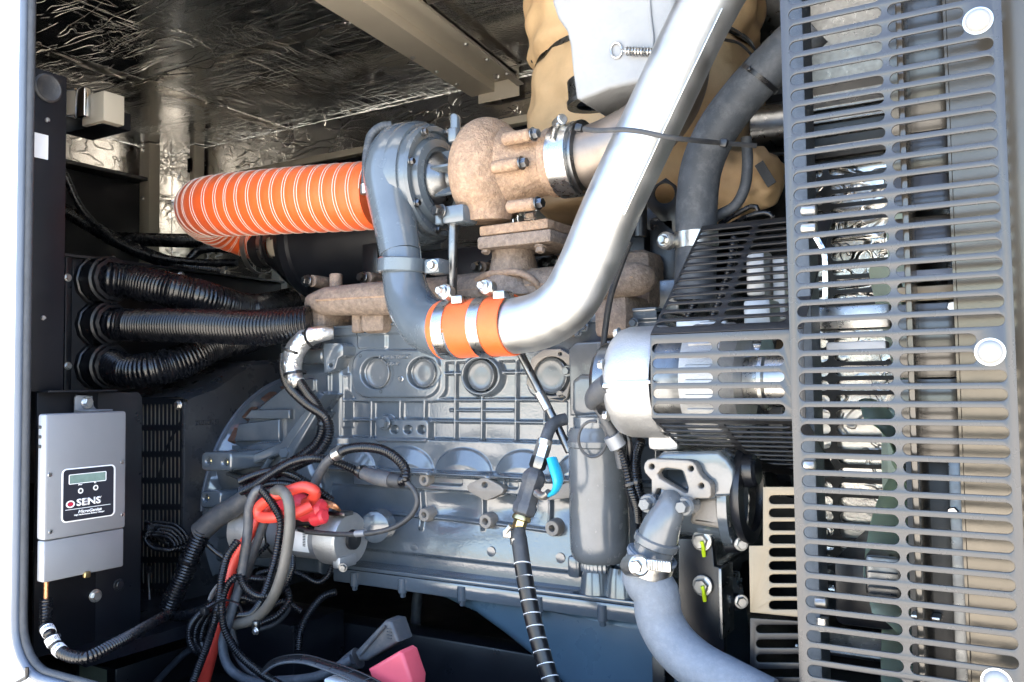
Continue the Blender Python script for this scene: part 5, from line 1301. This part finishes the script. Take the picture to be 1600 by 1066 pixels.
# foil wrapped harness and twin looms below it
t = thing('foil_sleeve', 'silver foil heat sleeve around the harness beside the block', 'sleeve')
pl = pts((520, 520, 1.27), (500, 522, 1.25), (478, 529, 1.235), (462, 548, 1.225), (456, 572, 1.22), (461, 592, 1.215), (468, 600, 1.212))
g = G(); g.tube(pl, [.013, .016, .020, .020, .0195, .016, .013], 26, .0025); fabric(g, .0012, 160, 4); g.build('sleeve', 'foil_wrap', t, sm=0)
for a, b, c_, d_ in ((489, 527, 1.24, (-1, 0, -.3)), (458, 546, 1.223, (.4, 0, 1)), (461, 584, 1.217, (-.2, 0, 1))): ziptie(P(a, b, c_), d_, .0212, parent=t, w=.005)
CL = (.0046, .0016)
cable('black loom leaving the foil sleeve, inner of the twin pair', [(465, 592, 1.215), (478, 612, 1.21), (496, 636, 1.205), (505, 662, 1.20), (497, 690, 1.195), (470, 714, 1.18), (425, 738, 1.16), (385, 758, 1.145)], 8.5, 'black_loom', CL, 'wire_loom', 'twin looms under the foil sleeve', ties=(.38,))
cable('black loom leaving the foil sleeve, outer of the twin pair', [(443, 556, 1.25), (443, 580, 1.225), (452, 604, 1.21), (478, 630, 1.20), (510, 655, 1.195), (514, 680, 1.19), (498, 708, 1.18), (468, 725, 1.17), (430, 742, 1.165)], 8, 'black_loom', CL, 'wire_loom', 'twin looms under the foil sleeve')
# loop bundle
cable('corrugated loom folded back on itself left of the starter, top strand', [(565, 739, 1.16), (530, 724, 1.14), (495, 716, 1.12), (460, 721, 1.115), (425, 740, 1.11), (398, 758, 1.11), (378, 768, 1.115)], 7, 'black_loom', CL, 'wire_loom', 'folded looms above the starter', ties=(.03,))
cable('corrugated loom folded back on itself left of the starter, middle strand', [(375, 752, 1.13), (400, 742, 1.13), (430, 736, 1.13), (460, 744, 1.13), (485, 758, 1.14), (520, 783, 1.16)], 6.5, 'black_loom', CL, 'wire_loom', 'folded looms above the starter')
cable('corrugated loom folded back on itself left of the starter, bottom strand', [(376, 764, 1.125), (410, 758, 1.12), (440, 756, 1.12), (470, 762, 1.13), (505, 785, 1.15)], 6, 'black_loom', CL, 'wire_loom', 'folded looms above the starter')
t = thing('harness_loop', 'black corrugated loom arching over the starter to a plastic connector', 'wire loom')
pl = pts((622, 752, 1.125), (633, 748, 1.12), (634, 735, 1.12), (622, 718, 1.12), (600, 704, 1.12), (567, 699, 1.12), (540, 703, 1.12), (518, 716, 1.12)); G().tube(pl, rad(8, pl), 16, corr=(.0046, .0014)).build('loom', 'black_loom', t)
pl = pts((520, 714, 1.12), (508, 725, 1.12), (497, 745, 1.125), (486, 770, 1.13)); G().tube(pl, rad(7.5, pl), 16).build('sleeve', 'gray_sleeve', t)
pl = pts((568, 739, 1.135), (590, 746, 1.13), (612, 750, 1.128)); G().tube(pl, [.0105, .0135, .0135], 16).build('connector', 'gray_sleeve', t)
G().tube(pts((606, 749, 1.128), (628, 752, 1.126)), .0115, 16).build('boot', 'black_rubber', t)
G().tube(pts((523, 712, 1.12), (533, 705, 1.12)), .0112, 16).build('tape', 'zinc', t)
ziptie(P(566, 738, 1.135), (1, 0, -.3), .011, parent=t)
t = thing('thin_lead', 'thin black lead sweeping round the right of the starter', 'cable')
pl = pts((634, 752, 1.12), (647, 766, 1.12), (652, 785, 1.12), (644, 803, 1.12), (620, 822, 1.12), (580, 833, 1.12), (530, 835, 1.12), (478, 831, 1.13)); G().tube(pl, rad(4.2, pl), 10).build('lead', 'black_rubber', t)
G().tube(pts((556, 834, 1.12), (571, 833, 1.12)), .0058, 12).build('tape', 'alu_sheet', t)
# red battery cable: loop and tail
t = thing('red_cable', 'thick red battery cable looped over the starter and hanging down', 'cable')
pl = pts((478, 786, 1.12), (490, 778, 1.10), (492, 768, 1.09), (476, 761, 1.08), (455, 766, 1.07), (425, 778, 1.06), (404, 795, 1.06), (406, 806, 1.06), (430, 808, 1.06), (462, 802, 1.07), (485, 791, 1.09))
G().tube(pl, rad(9, pl), 18).build('loop', 'red_cable', t)
pl = pts((420, 790, 1.12), (402, 812, 1.10), (390, 835, 1.09), (365, 880, 1.08), (354, 920, 1.07), (344, 962, 1.06), (329, 1025, 1.05), (315, 1080, 1.05)); G().tube(pl, [.0085, .0085, .0095, .0105, .0108, .0108, .0108, .0108], 18).build('tail', 'red_cable', t)
# grey and black cables hanging
GB = 'battery cables hanging in front of the starter'
cable('grey sleeved cable dropping just left of the red loop', [(410, 764, 1.06), (400, 768, 1.055), (390, 790, 1.05), (387, 830, 1.05), (380, 880, 1.05), (376, 905, 1.05)], 7.5, 'gray_sleeve', None, 'battery_cable', GB)
cable('dark straight cable slanting behind the red loop', [(418, 805, 1.10), (408, 830, 1.09), (396, 865, 1.08), (385, 898, 1.08)], 7, 'black_rubber', None, 'battery_cable', GB)
cable('brownish grey thick cable curving down from the red loop to the left', [(424, 772, 1.07), (438, 766, 1.05), (450, 780, 1.04), (453, 812, 1.04), (448, 862, 1.04), (438, 905, 1.04), (420, 945, 1.045), (396, 968, 1.05), (368, 976, 1.055)], 8.5, 'brown_sleeve', None, 'battery_cable', GB)
cable('black corrugated cable beside the brownish grey cable', [(408, 765, 1.05), (424, 785, 1.05), (438, 812, 1.05), (435, 850, 1.05), (426, 890, 1.05), (410, 935, 1.05), (394, 958, 1.055), (372, 962, 1.06)], 6.5, 'black_loom', CL, 'battery_cable', GB)
cable('corrugated cable curling under the starter nose', [(375, 888, 1.05), (380, 912, 1.045), (395, 928, 1.045), (415, 932, 1.05), (440, 920, 1.07), (455, 890, 1.1), (456, 870, 1.12)], 6.5, 'black_loom', CL, 'battery_cable', GB)
cable('long corrugated cable slanting to the bottom edge, left of the red cable', [(372, 845, 1.03), (356, 868, 1.02), (347, 900, 1.02), (342, 940, 1.02), (328, 995, 1.02), (298, 1075, 1.02)], 6.5, 'black_loom', CL, 'battery_cable', GB, ties=(.46,))
cable('corrugated cable bowing right of the red cable to the bottom edge', [(370, 900, 1.04), (355, 915, 1.03), (347, 945, 1.02), (350, 980, 1.02), (372, 1020, 1.02), (405, 1050, 1.02), (440, 1072, 1.02)], 6.5, 'black_loom', CL, 'battery_cable', GB)
cable('blue grey thick cable bending along the bottom edge', [(380, 905, 1.06), (368, 935, 1.05), (356, 975, 1.04), (348, 1005, 1.035), (356, 1040, 1.03), (385, 1062, 1.03), (440, 1064, 1.03), (500, 1056, 1.04), (550, 1030, 1.06)], 7.5, 'hose_dark', None, 'battery_cable', GB)
for i, (dx, dy, lb) in enumerate(((0, 0, 'outermost'), (9, 5, 'middle'), (19, 10, 'innermost'))):
    cable('%s of three small black looms bulging left of the red cable' % lb, [(345 + dx * .2, 940, 1.05 + .01 * i), (318 + dx * .6, 955 + dy * .3, 1.05 + .01 * i), (298 + dx, 978 + dy * .6, 1.05 + .01 * i), (296 + dx, 1000 + dy * .3, 1.05 + .01 * i), (306 + dx, 1018, 1.06), (322 + dx * .5, 1022, 1.07)], 5.5, 'black_loom', CL, 'wire_loom', 'three small looms left of the red cable')
cable('thin black corrugated lead drooping under the starter body', [(402, 898, 1.12), (420, 892, 1.12), (445, 890, 1.14), (470, 898, 1.16), (498, 910, 1.17), (512, 900, 1.18), (520, 880, 1.19)], 4.5, 'black_loom', (.004, .0012), 'wire_loom')
cable('black corrugated drain hose curving down under the starter', [(525, 925, 1.2), (505, 932, 1.19), (485, 955, 1.18), (470, 985, 1.17), (466, 1015, 1.17)], 6, 'black_loom', (.004, .0012), 'wire_loom')
cable('thin cable running behind the bundle to the bottom left', [(330, 995, 1.12), (290, 1020, 1.1), (240, 1070, 1.08)], 5, 'hose_dark', None, 'cable')
XB = 'extra looms threaded through the hanging bundle'
cable('black corrugated lead crossing behind the red tail at mid height', [(318, 960, 1.09), (340, 925, 1.09), (370, 905, 1.09), (400, 905, 1.09), (440, 912, 1.1), (452, 935, 1.1), (435, 960, 1.09), (405, 975, 1.08)], 5.5, 'black_loom', CL, 'wire_loom', XB)
cable('black corrugated lead looping low between red tail and brownish cable', [(352, 958, 1.06), (372, 935, 1.07), (398, 940, 1.075), (420, 948, 1.08), (445, 940, 1.1), (470, 955, 1.12)], 5, 'black_loom', CL, 'wire_loom', XB)
cable('grey sleeved cable hanging inside the bundle behind the red tail', [(395, 850, 1.10), (380, 890, 1.09), (368, 935, 1.08), (362, 985, 1.07), (375, 1030, 1.06), (410, 1062, 1.05)], 6.5, 'gray_sleeve', None, 'battery_cable', XB)
cable('thin black lead sagging from the bundle toward the oil pan', [(400, 985, 1.12), (430, 975, 1.14), (452, 950, 1.15), (448, 915, 1.15), (430, 900, 1.14)], 3.5, 'black_rubber', None, 'wire_loom', XB)
cable('black corrugated lead running along the floor left of the bundle', [(238, 1010, 1.12), (270, 985, 1.12), (300, 968, 1.1), (330, 958, 1.09)], 5, 'black_loom', CL, 'wire_loom', XB)
cable('black loom drooping from bell housing lug into the bundle', [(318, 845, 1.14), (345, 868, 1.12), (372, 880, 1.11), (400, 868, 1.12), (420, 850, 1.14)], 4, 'black_loom', CL, 'wire_loom', XB)
# cable clip and bundle ties
t = thing('bundle_tie', 'black cable tie with white fittings round the hanging cable bundle', 'cable tie')
G().tube(pts((312, 962, 1.02), (330, 948, 1.0), (352, 938, 1.0), (372, 944, 1.0), (378, 955, 1.02)), .004, 8, flat=.4).build('strap', 'black_plastic', t)
G().boxP(312, 950, 320, 962, .995, 1.005, .001).build('head', 'black_plastic', t)
G().boxP(392, 970, 401, 986, 1.03, 1.04, .003).build('clip', 'steel_dark', t); G().hexb(P(400, 986, 1.03), (0, -1, -.2), .005).build('clip_nut', 'zinc', t)
G().tube(pts((342, 912, 1.03), (334, 924, 1.03), (328, 936, 1.03)), [.004, .006, .005], 10, flat=.5).build('tag', 'alu_sheet', t)
# big conduit to lower left
t = thing('rear_conduit', 'thick black corrugated conduit slanting down left from the bell housing', 'conduit')
pl = pts((392, 772, 1.14), (372, 788, 1.135), (340, 808, 1.13), (312, 832, 1.12)); G().tube(pl, [.0175, .019, .0205, .0205], 22).build('sleeve', 'gray_sleeve', t)
pl = pts((318, 826, 1.12), (303, 858, 1.115), (284, 905, 1.11), (264, 950, 1.10)); r = rad(15, pl); G().tube(pl, r, 22, corr=(.0062, .0018)).build('hose', 'black_loom', t)
ziptie(P(296, 874, 1.113), (-.4, 0, -1), r, parent=t, w=.006); ziptie(P(271, 934, 1.105), (-.4, 0, -1), r, parent=t, w=.006)
t = thing('charger_conduit', 'black corrugated conduit with white wrap labels below the charger', 'conduit')
cp0 = PX(72, 935, XCH - .04)
pl = [cp0, cp0 + V(0, 0, -.045), P(75, 985, .79), P(86, 1008, .79), P(106, 1024, .79), P(135, 1027, .80), P(180, 1006, .85), P(225, 981, .94), P(262, 960, 1.07)]
r = rad(9.5, pl); G().tube(pl, r, 18, corr=(.0052, .0018)).build('hose', 'black_loom', t)
o_, s_, par_ = resample(pl, .002); T_, A__, B__ = tframes(o_)
def at_px(x, y): 
    d_ = [(proj(p)[0] - x) ** 2 + (proj(p)[1] - y) ** 2 for p in o_]; return int(np.argmin(d_))
for (x, y, s) in ((75, 987, '00402'), (82, 1003, '091012'), (93, 1017, '8.MS')):
    i = at_px(x, y); tp = Vector(T_[i]); c = Vector(o_[i]); tv = (CAM - c); tv = (tv - tp * tv.dot(tp)).normalized()
    lb = G().lathe([(-.0055, r * .98), (-.0055, r * 1.06), (.0055, r * 1.06), (.0055, r * .98)], c, tp, 28).build('wrap_label', 'label_white', t)
    u = tp.cross(tv).normalized(); u = u if u.dot(CR @ V(1, 0, 0)) > 0 else -u
    G().text(s, zaxis(c + tv * (r * 1.075) - u * .0068 + tv.cross(u) * -.0024, u, tv.cross(u)), .0068, 'LEFT', .0001).build('lettering', 'label_black', lb, sm=0)
t = thing('branch_conduit', 'short black conduit joining the slanting conduit to the cable bundle', 'conduit')
pl = pts((262, 967, 1.09), (285, 962, 1.085), (312, 956, 1.08), (330, 948, 1.075)); r = rad(8.5, pl); G().tube(pl, r, 16, corr=(.0052, .001)).build('hose', 'black_loom', t)
ziptie(P(258, 962, 1.09), (-.5, 0, .8), .018, parent=t, w=.006)
# battery terminal covers and ribbed strap at the bottom
def wedge(outl, Y0, th, m, label, name='terminal_cover'):
    t = thing(name, label, 'terminal cover', 'battery terminal covers')
    G().plateY(outl, [], Y0, th, .006, 3).build('cover', m, t); return t
t = wedge([(553, 1020), (600, 970), (611, 972), (622, 1004), (572, 1034), (560, 1034)], 1.06, .04, 'gray_sleeve', 'dark grey wedge shaped battery terminal cover on the dark floor')
for i_ in range(4): G().boxP(603 + i_ * .5, 982 + i_ * 5, 610 + i_ * .5, 984 + i_ * 5, 1.0575, 1.061).build('moulded_rib', 'gray_sleeve', t)
G().tube(pts((562, 1024, 1.058), (602, 978, 1.058)), .002, 6).build('mould_line', 'gray_sleeve', t)
pl = pts((560, 1028, 1.08), (545, 1036, 1.075), (530, 1046, 1.07)); G().tube(pl, [.017, .014, .011], 16).build('neck', 'gray_sleeve', t)
wedge([(574, 1046), (622, 1018), (628, 1022), (642, 1064), (640, 1090), (590, 1090)], 1.02, .04, 'pink_plastic', 'red wedge shaped battery terminal cover at the bottom edge')
t = thing('ribbed_strap', 'black ribbed plastic strap arching along the bottom edge', 'strap')
out = pts((408, 1050, 1.0), (420, 1036, 1.0), (440, 1027, 1.0), (475, 1024, 1.0), (517, 1035, 1.0), (567, 1053, 1.0), (620, 1080, 1.0))
inn = pts((410, 1054, .985), (424, 1043, .985), (442, 1036, .985), (475, 1036, .985), (512, 1048, .985), (550, 1064, .985), (590, 1090, .985))
oA, sA, pA = resample(out, .004); oB, sB, pB = resample(inn, .004); n = min(len(oA), len(oB))
oA, _, _ = resample(out, sA[-1] / 60); oB, _, _ = resample(inn, sB[-1] / 60); n = min(len(oA), len(oB))
g = G(); g.add([tuple(p) for p in oA[:n]] + [tuple(p) for p in oB[:n]], [(i, i + 1, n + i + 1, n + i) for i in range(n - 1)]); ob = g.build('web', 'black_plastic', t)
md = ob.modifiers.new('thick', 'SOLIDIFY'); md.thickness = .003; md.offset = 0
G().tube([Vector(p) for p in oB[:n]], .0022, 8, .006).build('edge_bead', 'gray_sleeve', t); G().tube([Vector(p) for p in oA[:n]], .002, 8, .006).build('edge_bead', 'black_plastic', t)
for i in range(8, n - 1, 7): G().tube([Vector(oA[i]), Vector(oB[i])], .002, 6, .004, smooth=False).build('rib', 'black_plastic', t)
solo(G().boxP(505, 1060, 545, 1090, .99, 1.02, .004), 'paper_tag', 'label_white', 'white scrap of tag at the bottom edge below the strap', 'tag')
# floor fittings in the dark
t = thing('tank_fitting', 'brass hose fitting on round black base on the dark floor', 'fitting')
c = PZ(650, 1030, ZFL); 
G().lathe([(0, .06), (.004, .06), (.006, .05), (.012, .048), (.016, .034), (.03, .032), (.034, .02)], c, (0, 0, 1), 36).build('base', 'black_rubber', t)
G().cyl(c + V(0, 0, .034), c + V(0, 0, .052), .012, 6).build('hex', 'brass', t); G().cyl(c + V(0, 0, .052), c + V(0, 0, .066), .0075, 14).build('nipple', 'steel_dark', t)
G().tube([c + V(0, 0, .06), c + V(.004, 0, .12), c + V(.02, .02, .25)], .011, 14).build('hose', 'black_rubber', t)
t = thing('floor_cap', 'round dark cap on the floor left of the brass fitting', 'cap')
c = PZ(628, 1000, ZFL); G().lathe([(0, .05), (.01, .05), (.014, .044), (.014, .03), (.02, .028), (.02, 0)], c, (0, 0, 1), 32).build('cap', 'black_rubber', t)
for k in range(6): G().hexb(c + V(.04 * math.cos(k), .04 * math.sin(k), .014), (0, 0, 1), .005).build('bolt', 'steel_dark', t)
t = thing('base_rail', 'black base frame rail on the floor under the engine', 'frame')
a = PZ(430, 1000, ZFL + .05); G().boxc((-2.3, 1.35, ZFL + .001), (-.2, 1.41, ZFL + .09), .004).build('rail', 'black_paint', t)
G().boxc((-1.42, 1.2, ZFL + .001), (-1.2, 1.34, ZFL + .12), .004).build('foot', 'black_paint', t)

# ================================================================== OIL DRAIN VALVE AND WRAPPED HOSE
t = dv_ = thing('drain_valve', 'oil drain ball valve with blue lever in front of the engine block', 'valve')
a0 = P(858, 668, 1.17); a1 = P(808, 833, 1.12); ax = a1 - a0; q = mpp(P(835, 750, 1.14)); Lx = ax.length
def VL(prof, nm, m, seg=24): return G().lathe([(Lx * u, r_ * q) for u, r_ in prof], a0, ax, seg).build(nm, m, dv_)
G().tube(pts((884, 655, 1.2), (872, 658, 1.19), (862, 665, 1.178), (855, 680, 1.168), (852, 690, 1.163)), 10 * q, 16).build('upper_elbow', 'hose_dark', dv_)
VL([(.12, 0), (.12, 12), (.17, 12), (.17, 9)], 'collar', 'zinc'); VL([(.17, 9), (.17, 12.5), (.29, 12.5), (.29, 9)], 'hex_nut', 'zinc', 6); VL([(.29, 8), (.29, 13.5), (.38, 13.5), (.40, 11)], 'hex_nut', 'steel_dark', 6)
VL([(.40, 10), (.42, 14), (.47, 19), (.53, 19), (.55, 17), (.72, 17), (.75, 20), (.82, 18), (.84, 13)], 'valve_body', 'gray_sleeve', 8); VL([(.84, 14), (.85, 15), (.88, 15), (.89, 12)], 'brass_collar', 'brass'); VL([(.88, 11), (.97, 10.5), (.99, 8)], 'brass_hex', 'brass', 6)
G().tube(pts((838, 770, 1.125), (850, 776, 1.115), (858, 770, 1.11)), .006, 10).build('stem', 'zinc', dv_)
G().tube(pts((862, 716, 1.10), (868, 735, 1.098), (872, 752, 1.098), (868, 766, 1.10), (860, 773, 1.11)), [.0115, .013, .012, .009, .006], 16, .004, flat=.5, up=(0, 1, 0)).build('lever', 'cyan', dv_)
t = wh_ = thing('wrapped_hose', 'black hose spiral wrapped with pale edged tape below the drain valve', 'hose')
pl = pts((808, 828, 1.118), (812, 850, 1.112), (817, 885, 1.105), (825, 930, 1.10), (836, 980, 1.095), (850, 1030, 1.09), (868, 1085, 1.085)); r = rad(13, pl)
G().tube(pl, r, 24).build('hose', 'black_rubber', wh_)
G().lathe([(0, r * 1.0), (0, r * 1.08), (.009, r * 1.08), (.009, r * 1.0)], P(810, 840, 1.115), (.1, 0, -1), 28).build('hose_clamp', 'zinc', wh_)
G().boxP(785, 828, 798, 842, 1.10, 1.115, .002).build('clamp_tail', 'zinc', wh_); G().tube(pts((798, 822, 1.1), (790, 832, 1.1)), .004, 8).build('clamp_thumb', 'zinc', wh_)
o_, s_, _ = resample(pl, .001); T_, _, _ = tframes(o_); Lh = s_[-1]
nR = 11
for k in range(nR):
    i = int((.22 + .76 * k / (nR - 1)) * (len(o_) - 1)); tp = Vector(T_[i]) + V(0, -.28, 0)
    G().lathe([(-.0008, r * 1.0), (-.0006, r * 1.055), (.0006, r * 1.055), (.0008, r * 1.0)], Vector(o_[i]), tp, 24).build('tape_edge', 'label_white', wh_)
    if k < nR - 1: G().lathe([(0, r * 1.045), (Lh * .76 / nR, r * 1.01)], Vector(o_[i]), Vector(T_[i]), 24).build('tape_turn', 'black_plastic', wh_)
t = thing('dipstick_tube', 'slanting dark steel dipstick tube crossing the engine block', 'tube')
pl = pts((812, 550, 1.19), (830, 585, 1.19), (858, 640, 1.19), (890, 706, 1.19)); G().tube(pl, rad(6.5, pl), 16).build('tube', 'steel_dark', t)
G().tube(pts((842, 614, 1.186), (856, 640, 1.186)), rad(7.2, pl), 16).build('silver_band', 'zinc', t)
# ------------------------------------------------------------------ put each thing's empty at its base
bpy.context.view_layer.update()
for r in ROOTS:
    ch = [o for o in bpy.data.objects if o.parent == r]
    lo = Vector((1e9,) * 3); hi = -lo
    for o in ch:
        for c in o.bound_box:
            for i in range(3): lo[i] = min(lo[i], c[i]); hi[i] = max(hi[i], c[i])
    if not ch: continue
    b = Vector(((lo.x + hi.x) / 2, (lo.y + hi.y) / 2, lo.z)); r.location = b
    for o in ch: o.location = -b
